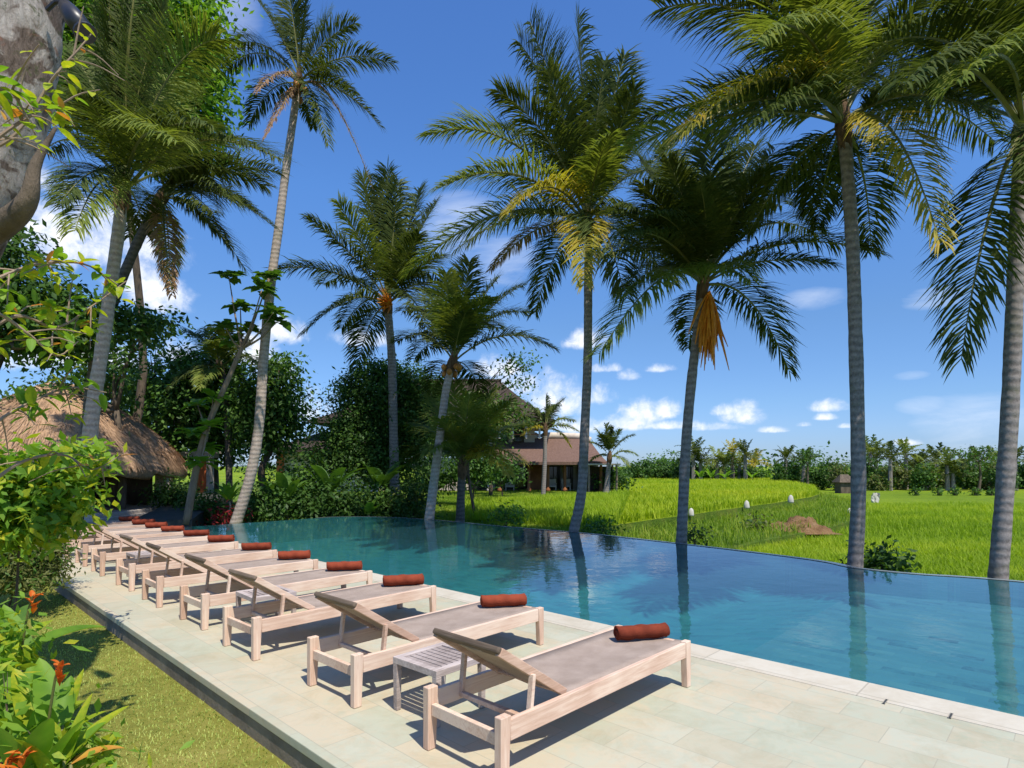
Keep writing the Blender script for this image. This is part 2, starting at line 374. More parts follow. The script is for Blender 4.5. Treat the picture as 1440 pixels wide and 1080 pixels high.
# basin: floor, shelf and walls
mb = MB()
fl = [(a, max(b, 2.7)) for a, b in poly if b >= 2.7]
deep = [(POOL_A, 2.7), (POOL_A, 18.2)]+[tuple(p) for p in far if p[1] > 2.7]
k = [p for p in far if p[1] <= 2.7]
deep += [(k[0][0], 2.7)]
mb.add([(a, b, -.72) for a, b in deep], [tuple(range(len(deep)))[::-1]])
shal = [(POOL_A, BN), (POOL_A, 2.7), (k[0][0], 2.7)]+[tuple(p) for p in k]
mb.add([(a, b, -.40) for a, b in shal], [tuple(range(len(shal)))[::-1]])
mb.add([(POOL_A, 4.3, -.715), (k[0][0], 4.3, -.715), (k[0][0], 2.7, -.40), (POOL_A, 2.7, -.40)], [(0, 1, 2, 3)])
for i in range(n):
    (a0, b0), (a1, b1) = poly[i], poly[(i+1) % n]
    mb.add([(a0, b0, -.72), (a1, b1, -.72), (a1, b1, -.004 if i == 0 else -.028), (a0, b0, -.004 if i == 0 else -.028)], [(0, 1, 2, 3)])
mb.m[1] = 1
turned(struct('pool_basin', mb, [M['pool_tile'], M['pool_shelf']]))
# the outer wall of the infinity edge: a real wall 0.25 m thick, its wet top just under the water
mb = MB()
fd = nrm(np.gradient(far, axis=0)); nm = np.stack([-fd[:, 1], fd[:, 0]], 1)
outw = far+nm*.22
ins = far+nm*.004
for i in range(len(far)-1):
    V = []
    for p, q in ((ins[i], outw[i]), (ins[i+1], outw[i+1])):
        V += [(p[0], p[1], -2.2), (q[0], q[1], -2.2), (q[0], q[1], -.030), (p[0], p[1], -.014)]
    mb.add(V, [(0, 4, 5, 1), (1, 5, 6, 2)]); mb.add(V, [(2, 6, 7, 3), (3, 7, 4, 0)], 0); mb.m[-2] = 1
turned(struct('infinity_edge_wall', mb, [M['stone_dark'], M['wet_lip']]))

# ground sheets
def sheet(name, poly, z0, z1, mats, **kw):
    mb = MB(); mb.prism([(p[0], p[1]) for p in poly], z0, z1, 0, 1 if len(mats) > 1 else 0); return struct(name, mb, mats, **kw)
def abp(*L): return [tuple(AB(a, b)[:2]) for a, b in L]
sheet('lawn', abp((-70, -16), (4.9, -16), (4.9, 18.55), (-70, 18.55)), -2.5, -.20, [M['lawn'], M['bank']])
mb = MB(); R = 2600
mb.add([(-R, -60, -1.8), (R, -60, -1.8), (R, R, -1.8), (-R, R, -1.8)], [(0, 1, 2, 3)]); struct('rice_field', mb, [M['rice_right']])
gpoly = abp((-70, 18.56), (9.7, 18.56), (11.6, 17.6), (12.3, 15.6), (12.35, 12.0), (12.6, 10.4))+[tuple(G(840, 735, -.35)[:2]), tuple(G(872, 712, -.35)[:2]), tuple(G(885, 692, -.35)[:2]), (11.5, 75), (-90, 75)]
sheet('garden_ground', gpoly, -2.4, -.35, [M['garden'], M['bank']])
tp = [G(x, y, -.8) for x, y in ((838, 741), (872, 737.5), (922, 730), (972, 723.5), (1010, 718), (1052, 712), (1085, 708), (1112, 703.5), (1140, 699), (1152, 695), (1146, 688), (1120, 681.5), (1085, 676), (1000, 673), (900, 672), (840, 674))]
tp = [(p[0], p[1]) for p in tp]+[(-2.0, 110), (-1.0, 60), (2.4, 24.6)]
sheet('rice_terrace', tp, -2.3, -.8, [M['rice_left'], M['bank']])
bp = [G(x, y, -1.3) for x, y in ((985, 789), (1010, 776), (1060, 763), (1110, 753), (1160, 744), (1196, 733), (1208, 718), (1200, 704), (1160, 696))]
bp = [(p[0], p[1]) for p in bp]+[(30, 70), (5, 70), (2.0, 24), (2.6, 18), (4.9, 14.6)]
sheet('grass_bank', bp, -2.2, -1.3, [M['bank'], M['bank']])
# bare earth cut in the bank: a lumpy mound of dug soil
rng = np.random.default_rng(5)
c = G(1135, 748, -1.3); gx, gy = np.meshgrid(np.linspace(-1, 1, 34), np.linspace(-1, 1, 20))
hh = np.clip(1-(gx**2+gy**2), 0, None)**.6
lump = sum(np.sin(gx*f1+p1)*np.sin(gy*f2+p2)*a for f1, f2, p1, p2, a in ((5, 4, .3, 1, .2), (9, 7, 2, .4, .16), (15, 13, 1, 2, .1), (23, 19, 4, 2, .07)))
V = np.stack([c[0]+gx*1.5+.2*lump, c[1]+1.0+gy*1.3, c[2]-.08+hh*(.42+lump)+.12*(gx > -.2)*hh], -1).reshape(-1, 3)
i, j = np.meshgrid(np.arange(33), np.arange(19)); q = (j*34+i).ravel()
tag(np_obj('bare_earth_mound', V, np.stack([q, q+1, q+35, q+34], 1), [M['earth']], smooth=True), kind='structure')

# ------------------------------------------------ blades (nobody could count them)
def inside(poly, x, y):
    r = np.zeros(len(x), bool); n = len(poly)
    for i in range(n):
        x0, y0 = poly[i]; x1, y1 = poly[(i+1) % n]
        c = ((y0 > y) != (y1 > y)) & (x < (x1-x0)*(y-y0)/(y1-y0+1e-12)+x0); r ^= c
    return r
def blades(name, P, h, w, mats, seed, lean=.5, hv=.4, bend=.5):
    rng = np.random.default_rng(seed); n = len(P)
    a = rng.uniform(0, 2*PI, n); d = np.stack([np.cos(a), np.sin(a), 0*a], 1); sd = np.stack([-np.sin(a), np.cos(a), 0*a], 1)
    patch = 1+.16*np.sin(P[:, 0]*.55+1.3*np.sin(P[:, 1]*.31))*np.sin(P[:, 1]*.43+P[:, 0]*.12)
    H = (h*patch*rng.uniform(1-hv, 1+hv, n))[:, None]; L = (lean*rng.uniform(.2, 1, n))[:, None]; up = np.array([[0, 0, 1.0]])
    ww = (w*rng.uniform(.7, 1.3, n))[:, None]
    m = P+up*H*.6+d*H*L*.35; t = P+up*H*(1-.25*L*bend)+d*H*L
    V = np.stack([P-sd*ww*.5, P+sd*ww*.5, m+sd*ww*.4, m-sd*ww*.4, t], 1).reshape(-1, 3)
    k = np.arange(n)*5
    o = np_obj(name, V, [np.stack([k, k+1, k+2, k+3], 1), np.stack([k+3, k+2, k+4], 1)], mats)
    return tag(o, kind='stuff')
rng = np.random.default_rng(11)
def rows(P, ang, pitch, jit):
    c, s = math.cos(ang), math.sin(ang); u = P[:, 0]*c+P[:, 1]*s; v = -P[:, 0]*s+P[:, 1]*c
    u = np.round(u/pitch)*pitch+rng.normal(0, jit, len(P))+.15*np.sin(v*.6); v = np.round(v/(pitch*.8))*pitch*.8+rng.normal(0, jit, len(P))
    return np.stack([u*c-v*s, u*s+v*c, P[:, 2]], 1)
def scatter(poly, n, z, pw=1.0, box=None):
    xs = [p[0] for p in poly]; ys = [p[1] for p in poly]
    b = box or (min(xs), max(xs), min(ys), max(ys))
    y = b[2]+(b[3]-b[2])*rng.uniform(0, 1, n)**pw; x = rng.uniform(b[0], b[1], n)
    k = inside(poly, x, y); x, y = x[k], y[k]
    v = np.abs(x) < y*.9+1.5; x, y = x[v], y[v]
    return np.stack([x, y, np.full(len(x), z)], 1)
lp = abp((-3.5, -3), (1.735, -3), (1.735, 12), (-3.5, 12))
P = scatter(lp, 420000, -.202, 1.25); o = blades('lawn_grass', P, .020, .0065, [M['blade_lawn']], 3, .9)
tag(o, 'short dry mown lawn grass beside the stone deck', 'grass')
rp = [(4, 13), (9, 9.6), (40, 9), (60, 80), (40, 80), (12, 40), (6.9, 17.5)]
P = np.concatenate([scatter(rp, 150000, -1.81, 1, (4, 32, 10, 26)), scatter(rp, 90000, -1.81, 1.0, (5, 60, 26, 52))])
P = rows(P, .5, .34, .06); keep = ~inside(bp, P[:, 0], P[:, 1]) & inside(rp, P[:, 0], P[:, 1]); P = P[keep]
o = blades('rice_crop', P, .42, .03, [M['blade_rice']], 4, .8); tag(o, 'bright green rice crop filling the low field beyond the pool edge', 'rice')
P = rows(scatter(tp, 170000, -.81, 1.6), .9, .36, .07); P = P[inside(tp, P[:, 0], P[:, 1])]; o = blades('ripening_rice_crop', P, .5, .05, [M['blade_rice_ripe']], 6, .8)
tag(o, 'yellow green ripening rice on the raised terrace field', 'rice')
P = scatter(bp, 60000, -1.31, 1.5); P = P[~inside(tp, P[:, 0], P[:, 1])]
o = blades('bank_grass', P, .34, .035, [M['blade_wild']], 8, 1.0, .7); tag(o, 'rough wild grass on the bank below the rice terrace', 'grass')
P = scatter([tuple(G(x, y, -.35)[:2]) for x, y in ((640, 733), (700, 738), (838, 744), (868, 738), (885, 696), (800, 704), (660, 708))], 40000, -.352)
o = blades('lawn_edge_crop', P, .42, .03, [M['blade_rice']], 10, .9); tag(o, 'tall green crop growing between the pool edge and the house lawn', 'rice')
P = scatter(gpoly, 130000, -.352, 1.0, (-6, 11, 17, 48)); o = blades('garden_grass', P, .10, .03, [M['blade_wild']], 9, .9); tag(o, 'green garden grass in front of the house', 'grass')
# ================================================================ sun loungers
def copy_tree(o, parent=None):
    c = o.copy(); C.objects.link(c)
    if parent is not None: c.parent = parent
    for ch in list(o.children): copy_tree(ch, c)
    return c
LW, LL = .66, 2.06
def make_lounger():
    t = thing('sun_lounger', 'x', 'sun lounger', group='sun loungers in a row on the pool deck')
    for y in (0.0, LW-.034):
        m = MB(); m.box((.077, y, .232), (LL-.072, y+.034, .345)); m.build('side_rail', M['teak'], t, bevel=.004)
    for x, y, w in ((0, -.004, .077), (0, LW-.048, .077), (LL-.072, -.004, .072), (LL-.072, LW-.048, .072)):
        m = MB(); x1 = x+w
        V = [(x+(.0 if x > .5 else .0), y, 0), (x1-(.0 if x > .5 else .016), y, 0), (x1-(.0 if x > .5 else .016), y+.052, 0), (x, y+.052, 0)]
        if x > .5: V[0] = (x+.018, y, 0); V[3] = (x+.018, y+.052, 0)
        top = .372 if x < .5 else .352
        V += [(x, y, top), (x1, y, top), (x1, y+.052, top), (x, y+.052, top)]
        m.add(V, [(0,3,2,1),(4,5,6,7),(0,1,5,4),(1,2,6,5),(2,3,7,6),(3,0,4,7)])
        m.build('leg', M['teak_up'], t, bevel=.005)
    m = MB(); m.box((.022, .05, .205), (.056, LW-.05, .275)); m.build('crossbar', M['teak'], t, bevel=.004)
    m = MB(); m.box((LL-.06, .05, .225), (LL-.018, LW-.05, .338)); m.build('crossbar', M['teak'], t, bevel=.004)
    m = MB(); m.box((1.25, .036, .24), (1.29, LW-.036, .30)); m.build('crossbar', M['teak'], t, bevel=.004)
    # sling over the flat part, sagging a little
    nx, ny = 24, 8; X = np.linspace(.60, LL-.012, nx); Y = np.linspace(.036, LW-.036, ny)
    gx, gy = np.meshgrid(X, Y); u = (gy-Y[0])/(Y[-1]-Y[0])
    gz = .343-.022*np.sin(u*PI)*(1-.5*((gx-X[0])/(X[-1]-X[0]))**4)
    V = np.stack([gx, gy, gz], -1).reshape(-1, 3); i, j = np.meshgrid(np.arange(nx-1), np.arange(ny-1)); q = (j*nx+i).ravel()
    o = np_obj('sling', V, np.stack([q, q+1, q+nx+1, q+nx], 1), [M['sling']], parent=t, smooth=True, origin=(0, 0, 0))
    s = o.modifiers.new('thick', 'SOLIDIFY'); s.thickness = .012
    # raised backrest, its own axes: hinge at (.60, .33), 35 degrees, leaning back towards the head
    ang = math.radians(33.5); ux, uz = -math.cos(ang), math.sin(ang)
    def bk(s, y, h): return np.array([.60+ux*s+math.sin(ang)*h, y, .335+uz*s+math.cos(ang)*h])
    fr = MB(); y0, y1 = .046, LW-.046
    for y in (y0+.018, y1-.018): fr.bar(bk(0, y, 0), bk(.66, y, 0), .036, .05, up=(.57, 0, .82))
    fr.bar(bk(.03, y0+.036, -.005), bk(.03, y1-.036, -.005), .04, .03, up=(.57, 0, .82))
    b = fr.build('backrest_frame', M['teak'], t, bevel=.004)
    m = MB(); V = []
    ns = 10
    for k in range(ns+1):
        s = .05+.57*k/ns
        for q in range(7):
            v = q/6; V.append(bk(s, y0+.034+(y1-y0-.068)*v, .012-.02*math.sin(PI*v)))
    Fq = [(k*7+q, k*7+q+1, (k+1)*7+q+1, (k+1)*7+q) for k in range(ns) for q in range(6)]
    m.add(V, Fq); o = m.build('backrest_sling', M['sling'], t, smooth=True); s = o.modifiers.new('thick', 'SOLIDIFY'); s.thickness = .01
    m = MB(); m.bar(bk(.635, y0+.004, .004), bk(.635, y1-.004, .004), .10, .036, up=(.57, 0, .82)); m.build('head_slat', M['board'], t, bevel=.01)
    for y in (y0-.004, y1+.004):
        m = MB(); m.bar(bk(.36, y, -.01), (.265, y, .275), .024, .036, up=(0, 1, 0)); m.build('strut', M['teak'], t, bevel=.003)
    m = MB(); m.box((.25, .036, .255), (.285, LW-.036, .285)); m.build('strut_bar', M['teak'], t, bevel=.003)
    return t
def make_towel():
    m = MB(); L = .43; turns = 4.2; n = 90; ns = 14
    for s in range(ns+1):
        y = -L/2+L*s/ns
        for k in range(n):
            a = 2*PI*turns*k/(n-1); r = .006+.049*k/(n-1)+.0035*math.sin(1.7*s+a*2)+.003*math.sin(.9*s-a)
            m.v.append((r*math.cos(a-PI*.9), y+.006*math.sin(a*1.3)*(1 if s in (0, ns) else 0), .97*r*math.sin(a-PI*.9)))
    for s in range(ns):
        for k in range(n-1): m.f.append((s*n+k, s*n+k+1, (s+1)*n+k+1, (s+1)*n+k)); m.m.append(0)
    o = m.build('rolled_towel', M['towel'], smooth=True); s = o.modifiers.new('thick', 'SOLIDIFY'); s.thickness = .012
    return o
def make_table():
    t = thing('side_table', 'x', 'side table', group='slatted side tables between the loungers')
    S, H = .46, .37
    for x in (0, S-.045):
        for y in (0, S-.045):
            m = MB(); m.box((x, y, 0), (x+.045, y+.045, H-.045), taper=.8); m.build('leg', M['teak_grey'], t, bevel=.003)
    m = MB()
    for lo, hi in (((0, 0), (S, .05)), ((0, S-.05), (S, S)), ((0, .0505), (.05, S-.0505)), ((S-.05, .0505), (S, S-.0505))): m.box((*lo, H-.045), (*hi, H))
    m.build('top_frame', M['teak_grey'], t, bevel=.003)
    m = MB(); k = 7; w = (S-.11)/k
    for q in range(k): m.box((.053+q*w+.004, .052, H-.03), (.053+(q+1)*w-.006, S-.052, H-.006))
    m.build('slats', M['teak_grey'], t, bevel=.002)
    return t
foot12 = toAB(G(971, 965, 0))
steps = [0, 1.52, 3.06, 4.40, 5.76, 7.14, 8.66, 9.92, 11.1, 12.22, 13.3, 14.45]
ords = ['front', 'second', 'third', 'fourth', 'fifth', 'sixth', 'seventh', 'eighth', 'ninth', 'tenth', 'eleventh', 'last']
Llab = ['weathered pale teak sun lounger at the front of the row, nearest the camera and largest', 'pale teak sun lounger second from the front, just beyond the first side table',
  'pale teak sun lounger third from the front, with a side table on its far side', 'pale teak sun lounger fourth from the front, just beyond the second side table',
  'pale teak sun lounger fifth from the front, no table beside it', 'pale teak sun lounger sixth from the front, before the third side table',
  'pale teak sun lounger seventh from the front, just beyond the third side table', 'pale teak sun lounger eighth from the front of the row', 'pale teak sun lounger ninth from the front of the row',
  'pale teak sun lounger tenth from the front, partly behind the left bush', 'pale teak sun lounger second from the thatched hut end', 'pale teak sun lounger at the far end of the row beside the thatched hut']
Tlab = ['largest terracotta rolled towel, on the foot of the nearest lounger'] + ['terracotta rolled towel on the foot of the %s lounger from the front' % o for o in ords[1:11]] + ['farthest terracotta rolled towel, on the lounger beside the thatched hut']
lounger = make_lounger(); towel = make_towel(); table = make_table()
rr = random.Random(4)
for i, s in enumerate(steps):
    o = lounger if i == 0 else copy_tree(lounger)
    da = rr.uniform(-.04, .04) if i else 0; rz = TH+math.radians(rr.uniform(-1.2, 1.2) if i else -.5)
    a, b = foot12[0]+da, foot12[1]+s
    fn = AB(a, b); d = np.array([math.cos(rz), math.sin(rz), 0])
    o.location = fn-d*LL+np.array([0, 0, .002]); o.rotation_euler = (0, 0, rz); o['label'] = Llab[i]
    t = towel if i == 0 else towel.copy()
    if i: C.objects.link(t)
    pd = fn-d*.19+np.array([-math.sin(rz), math.cos(rz), 0])*(.33+rr.uniform(-.03, .03))
    t.location = (pd[0], pd[1], .400); k = rr.uniform(.92, 1.06); t.scale = (k, rr.uniform(.94, 1.06), k*rr.uniform(.92, 1.0)); t.rotation_euler = (0, rr.uniform(-.3, .3), math.radians(-90+14+rr.uniform(-5, 5)-i*.4))
    tag(t, Tlab[i], 'towel', 'rolled terracotta towels on the loungers')
for i, (a, b, rz, lab) in enumerate(((2.44, foot12[1]+.83, 2, 'slatted grey teak side table behind the nearest lounger, in full view'), (2.52, foot12[1]+3.06+.78, -2, 'slatted grey teak side table half hidden behind the third lounger'), (2.52, foot12[1]+7.14+.82, 1, 'slatted grey teak side table small and far, behind the sixth lounger'))):
    o = table if i == 0 else copy_tree(table)
    o.location = AB(a, b, .002); o.rotation_euler = (0, 0, TH+math.radians(rz)); o['label'] = lab
# two dark overflow slots let into the coping stones
for i, (px, py, lab) in enumerate(((1245, 986, 'dark overflow slot in the coping, the farther of two'), (1337, 1006, 'dark overflow slot in the coping, nearest the right frame edge'))):
    p = G(px, py, .008); a, b = toAB(p)
    m = MB(); m.box((-.05, -.005, 0), (.05, .005, .003), m=1); m.box((-.053, -.009, 0), (.053, -.006, .004)); m.box((-.053, .006, 0), (.053, .009, .004)); 
    o = m.build('drain_slot', [M['stone'], M['stone_dark']]); o.location = (p[0], p[1], .005); o.rotation_euler = (0, 0, TH); tag(o, lab, 'drain')
# ================================================================ coconut palms
UP = np.array([0, 0, 1.0])
def frond_geo(base, tip, arch, nl=56, ll=.8, lw=.05, droop=.55, seed=0, hint=None):
    rng = np.random.default_rng(seed); base = np.asarray(base, float); tip = np.asarray(tip, float)
    L = np.linalg.norm(tip-base); dirv = (tip-base)/L
    ctrl = base+(tip-base)*.45+UP*arch*L+rng.normal(0, .03, 3)*L
    t = np.linspace(0, 1, 15)[:, None]
    def bez(t): return (1-t)**2*base+2*t*(1-t)*ctrl+t*t*tip
    P = bez(t); V, Fq = tube_np(P, np.linspace(.042, .006, 15)*min(1.2, L/4), 5)
    mi = [0]*len(Fq)
    tl = np.repeat(np.linspace(.14, .995, nl), 2); side = np.tile([-1.0, 1.0], nl)
    tl = np.clip(tl+rng.normal(0, .006, len(tl)), .1, .998)
    keep = rng.uniform(0, 1, len(tl)) > .05; tl, side = tl[keep], side[keep]
    tt = tl[:, None]; p0 = bez(tt); T = nrm(2*(1-tt)*(ctrl-base)+2*tt*(tip-ctrl))
    h = np.cross(dirv, UP)
    if np.linalg.norm(h) < .35: h = np.cross(dirv, np.array([math.cos(seed*2.4), math.sin(seed*2.4), .2]))
    S = nrm(h[None]-T*np.sum(T*h, 1, keepdims=True)); Nn = np.cross(S, T); Nn = np.where(Nn[:, 2:3] < 0, -Nn, Nn)
    roll = rng.normal(0, .12)
    prof = np.clip((tl-.08)/.22, .25, 1)**.7*(1-.62*np.clip((tl-.45)/.55, 0, 1)**1.6)
    l = (ll*prof*rng.uniform(.82, 1.12, len(tl)))[:, None]
    phi = np.radians(16+44*tl+rng.normal(0, 4, len(tl)))[:, None]
    d = S*side[:, None]*np.cos(phi)+T*np.sin(phi)+Nn*(.28+roll*side[:, None])+rng.normal(0, .09, (len(tl), 3)); d = nrm(d)
    g = (droop*rng.uniform(.45, 1.5, len(tl)))[:, None]
    d2 = nrm(d-UP*g*.8); d3 = nrm(d2-UP*g*.75)
    p1 = p0+d*l*.36; p2 = p1+d2*l*.36; p3 = p2+d3*l*.32
    w = nrm(np.cross(d, Nn)); wl = lw*rng.uniform(.8, 1.15, len(tl))[:, None]*.5
    A = [p0-w*wl*.5, p0+w*wl*.5, p1-w*wl, p1+w*wl, p2-w*wl*.8, p2+w*wl*.8, p3]
    n = len(tl); k0 = len(V); Vl = np.stack(A, 1).reshape(-1, 3); k = k0+np.arange(n)*7
    q1 = np.stack([k, k+1, k+3, k+2], 1); q2 = np.stack([k+2, k+3, k+5, k+4], 1); tr = np.stack([k+4, k+5, k+6], 1)
    return np.concatenate([V, Vl]), [np.concatenate([Fq, q1, q2]), tr], np.array(mi+[1]*(3*n))
FM = {'g': 'frond', 'l': 'frond_light', 'y': 'frond_yellow', 'd': 'frond_dry'}
def trunk_geo(P, r0, r1, flare=1.5, n=12, seed=0):
    rng = np.random.default_rng(seed)
    L = np.sum(np.linalg.norm(np.diff(P, axis=0), axis=1)); k = max(8, int(L/.14)); Q = spline(P, k); t = np.linspace(0, 1, k)
    R = (r0+(r1-r0)*t**.8)*(1+(flare-1)*np.exp(-t*L/.45))*(1+.012*((np.arange(k) % 2)*2-1))*(1+rng.normal(0, .014, k)+.03*np.sin(np.arange(k)*.7+seed)*np.sin(np.arange(k)*.23))
    return tube_np(Q, R, n)
def palm(label, path, r0, r1, fronds, L, d0, d1, base_z=None, bark='trunk_grey', group=None, nl=56, ll=None, lw=.05, seed=1, coco=0, flower=None, droop=.55, flare=1.5, extra=0):
    """path: pixel points of the trunk from foot to heart; d0, d1 depth of foot and heart"""
    rng = np.random.default_rng(seed); n = len(path)
    P = np.array([W(x, y, d0+(d1-d0)*i/(n-1)) for i, (x, y) in enumerate(path)])
    if base_z is not None and P[0][2] > base_z+.03:      # carry the trunk on down to the ground it stands on
        dv = P[0]-P[1]; dv = dv/abs(dv[2]); P = np.concatenate([[P[0]+dv*(P[0][2]-base_z)], P])
    t = thing('coconut_palm', label, 'palm tree', P[0], 0, group or 'coconut palms around the pool')
    V, Fq = trunk_geo(P, r0, r1, flare, 12, seed); np_obj('trunk', V, Fq, [M[bark]], parent=t, smooth=True)
    heart = P[-1]; ax = nrm(P[-1]-P[-2])
    # fibre sheath under the fronds
    V, Fq = tube_np([heart-ax*.45, heart-ax*.2, heart+ax*.05, heart+ax*.35, heart+ax*.6], np.array([.9, 1.25, 1.45, 1.0, .3])*r1, 10)
    np_obj('leaf_sheath', V+rng.normal(0, .012, V.shape), Fq, [M['fiber']], parent=t)
    ll = (ll or L*.2)*1.34; nl = int(nl*2.2); lw = lw*.56
    for i, f in enumerate(fronds):
        px, py = f[0], f[1]; kind = f[2] if len(f) > 2 else 'g'; arch = f[3] if len(f) > 3 else None; sg = f[4] if len(f) > 4 else (1 if rng.uniform() < .5 else -1)
        if kind == 'd': droop_i = .9
        else: droop_i = droop
        T0 = W(px, py, d1); pl = np.linalg.norm(T0-heart); Lf = L*rng.uniform(.9, 1.05)
        dd = math.sqrt(max(0, Lf*Lf-pl*pl))*.8 if pl < Lf else 0
        dd = min(dd, .75*L)*sg
        tip = W(px, py, d1+dd)
        dv = nrm(tip-heart); b = heart+ax*(.1+.25*max(0, dv[2]))+dv*r1*.8
        if arch is None: arch = .24 if dv[2] < .55 else .12
        V, Fs, mi = frond_geo(b, tip, arch, nl, ll*{'d': .6, 'y': .8}.get(kind, 1.0)*min(1.0, max(.6, np.linalg.norm(tip-heart)/L)), lw, droop_i, seed*100+i)
        np_obj('frond', V, Fs, [M['rachis'], M[FM[kind]]], mi, t)
    for i in range(coco):
        a = 2*PI*i/coco+rng.uniform(-.3, .3); m = MB(); r = .11*rng.uniform(.85, 1.1)
        c = heart-ax*(.12+.2*(i % 2))+np.array([math.cos(a), math.sin(a), 0])*(r1+.13)
        m.lathe([(.02*r/.11, -1.15*r), (.6*r, -.9*r), (r, -.1*r), (.85*r, .55*r), (.35*r, 1.05*r)], 10, c); m.build('coconut', M['coconut'], t, origin=P[0], smooth=True)
    if flower:
        px, py = flower; T = W(px, py, d1-.45); V = []; Fq = []; b0 = heart+np.array([.12, -.1, -.1])
        m = MB()
        for k in range(85):
            e = T+rng.normal(0, 1, 3)*np.array([.15, .13, .24]); c = b0+(e-b0)*.45+np.array([rng.normal(0, .05), rng.normal(0, .05), .12])
            s = np.linspace(0, 1, 6)[:, None]; m.tube((1-s)**2*b0+2*s*(1-s)*c+s*s*e, [.022, .02, .02, .026, .024, .008], 4)
        m.build('flower_stalk', M['flower_stalk'], t, origin=P[0])
    return t

palm('grey coconut palm at the right frame edge, one frond hanging low beside its trunk', [(1403, 818), (1413, 690), (1421, 560), (1427, 420), (1432, 300), (1438, 190)], .135, .105,
  [(1352, 505, 'g', .12, -1), (1240, 60, 'g', .22, -1), (1300, -60, 'g', .2, 1), (1345, 118, 'l', .3, -1), (1225, 165, 'g', .24, 1), (1560, -120), (1600, 80), (1640, 240), (1540, 380), (1400, -170, 'g', .1), (1480, -190, 'g', .1), (1330, -10, 'g', .25, -1), (1270, 120, 'g', .3, -1), (1290, -130, 'g', .15, 1)], 3.9, 9.25, 9.3, -1.8, seed=1, nl=64, lw=.055, ll=.8)
palm('tall grey coconut palm second from the right, with a yellow tipped drooping frond', [(1202, 805), (1207, 700), (1206, 600), (1203, 470), (1199, 350), (1193, 260), (1187, 180)], .13, .10,
  [(928, 12, 'g', .42, -1), (880, 205, 'l', .24, -1), (893, 170, 'g', .26, 1), (905, 240, 'g', .3, -1), (960, 190, 'y', .3, -1), (1010, -60, 'g', .22), (1090, -140, 'g', .1), (1190, -170, 'g', .08), (1270, -130, 'g', .1), (1345, -60, 'g', .22), (1430, 120, 'g', .3, -1), (1400, 200, 'g', .3, 1), (1405, 170, 'g', .26, -1), (1300, 60, 'g', .25, 1), (1322, 342, 'y', .34, -1), (1268, 150, 'g', .3, 1),
   (1052, 330, 'g', .25, 1), (1135, 300, 'g', .2, 1), (1225, 350, 'g', .15, 1), (1150, 320, 'g', .1, 1), (1060, 60, 'l', .4, -1), (1000, 150, 'g', .35, 1), (1130, -60, 'l', .15, -1), (1330, 60, 'g', .3, 1), (1240, -40, 'g', .15, 1), (1020, 210, 'g', .3, -1)], 4.0, 10.5, 10.4, -1.8, seed=2, nl=64, lw=.055, ll=.85)
palm('coconut palm with dense dark crown and an orange flower stalk hanging under it', [(958, 768), (961, 700), (965, 620), (972, 540), (980, 470), (988, 405)], .13, .10,
  [(930, 205, 'g', .12), (1000, 180, 'g', .08), (1062, 205, 'g', .12), (1150, 235, 'g', .2), (860, 300, 'g', .26), (842, 498, 'l', .36, -1), (1228, 355, 'g', .28), (1170, 372, 'g', .22, -1), (1110, 522, 'g', .42, 1), (900, 225, 'g', .18, 1), (960, 240, 'g', .1, 1), (1100, 290, 'g', .25, 1), (880, 410, 'g', .3, 1), (968, 490, 'g', .12, 1), (1040, 250, 'g', .1, 1), (920, 300, 'g', .25, -1), (1055, 395, 'l', .3, -1), (1150, 330, 'g', .3, 1), (850, 360, 'g', .3, 1), (985, 260, 'g', .1, -1), (1010, 330, 'g', .2, 1), (905, 260, 'g', .2, -1), (940, 225, 'g', .14, -1), (1085, 240, 'g', .16, -1), (1030, 215, 'g', .1, 1), (880, 330, 'g', .25, -1), (930, 390, 'g', .3, 1), (1090, 210, 'g', .15, 1)], 3.7, 13.4, 13.3, -1.5, 'trunk_grey', seed=3, flower=(998, 488), ll=.85, lw=.06, nl=60)
palm('coconut palm in the middle with yellowing lower fronds and a slightly curved grey trunk', [(806, 752), (818, 690), (822, 610), (826, 520), (827, 440), (827, 320)], .145, .105,
  [(604, 190, 'l', .34, 1), (617, 265, 'l', .36, -1), (745, 30, 'g', .14, 1), (812, 28, 'g', .08, 1), (700, 128, 'g', .26, -1), (878, 78, 'g', .12), (892, 125, 'g', .16), (572, 385, 'l', .34, 1), (640, 352, 'g', .3, -1), (715, 300, 'y', .4, -1), (822, 400, 'y', .3, -1), (752, 440, 'g', .3, 1), (955, 250, 'g', .26, 1), (930, 330, 'g', .28, -1), (880, 420, 'g', .34, -1), (945, 400, 'g', .28, 1), (770, 100, 'g', .12, -1), (730, 60, 'g', .18, -1), (850, 90, 'g', .1, -1), (860, 190, 'l', .2, -1), (690, 380, 'd', .3, 1), (905, 180, 'g', .2, 1), (700, 180, 'g', .24, 1)], 4.6, 15.6, 15.6, -1.6, seed=4, nl=66, ll=.98, lw=.065, coco=5)
palm('slim coconut palm with orange coconuts leaning from the far pool edge before the house', [(604, 726), (611, 672), (619, 610), (627, 550), (636, 512)], .17, .12,
  [(660, 368, 'g', .1), (628, 385, 'l', .12), (700, 392, 'g', .2), (735, 402, 'g', .24), (600, 408, 'g', .2), (778, 490, 'g', .36, -1), (700, 462, 'g', .34, 1), (568, 438, 'g', .3), (582, 505, 'g', .32, 1), (680, 560, 'g', .3, 1), (605, 560, 'g', .24, 1), (690, 420, 'l', .24, -1), (640, 420, 'l', .2, -1), (560, 480, 'g', .3, 1), (740, 440, 'g', .3, 1), (655, 440, 'g', .1, -1)], 3.7, 19.2, 20.0, -.35, 'trunk_pale', seed=5, coco=7, ll=.9, lw=.075, nl=48)
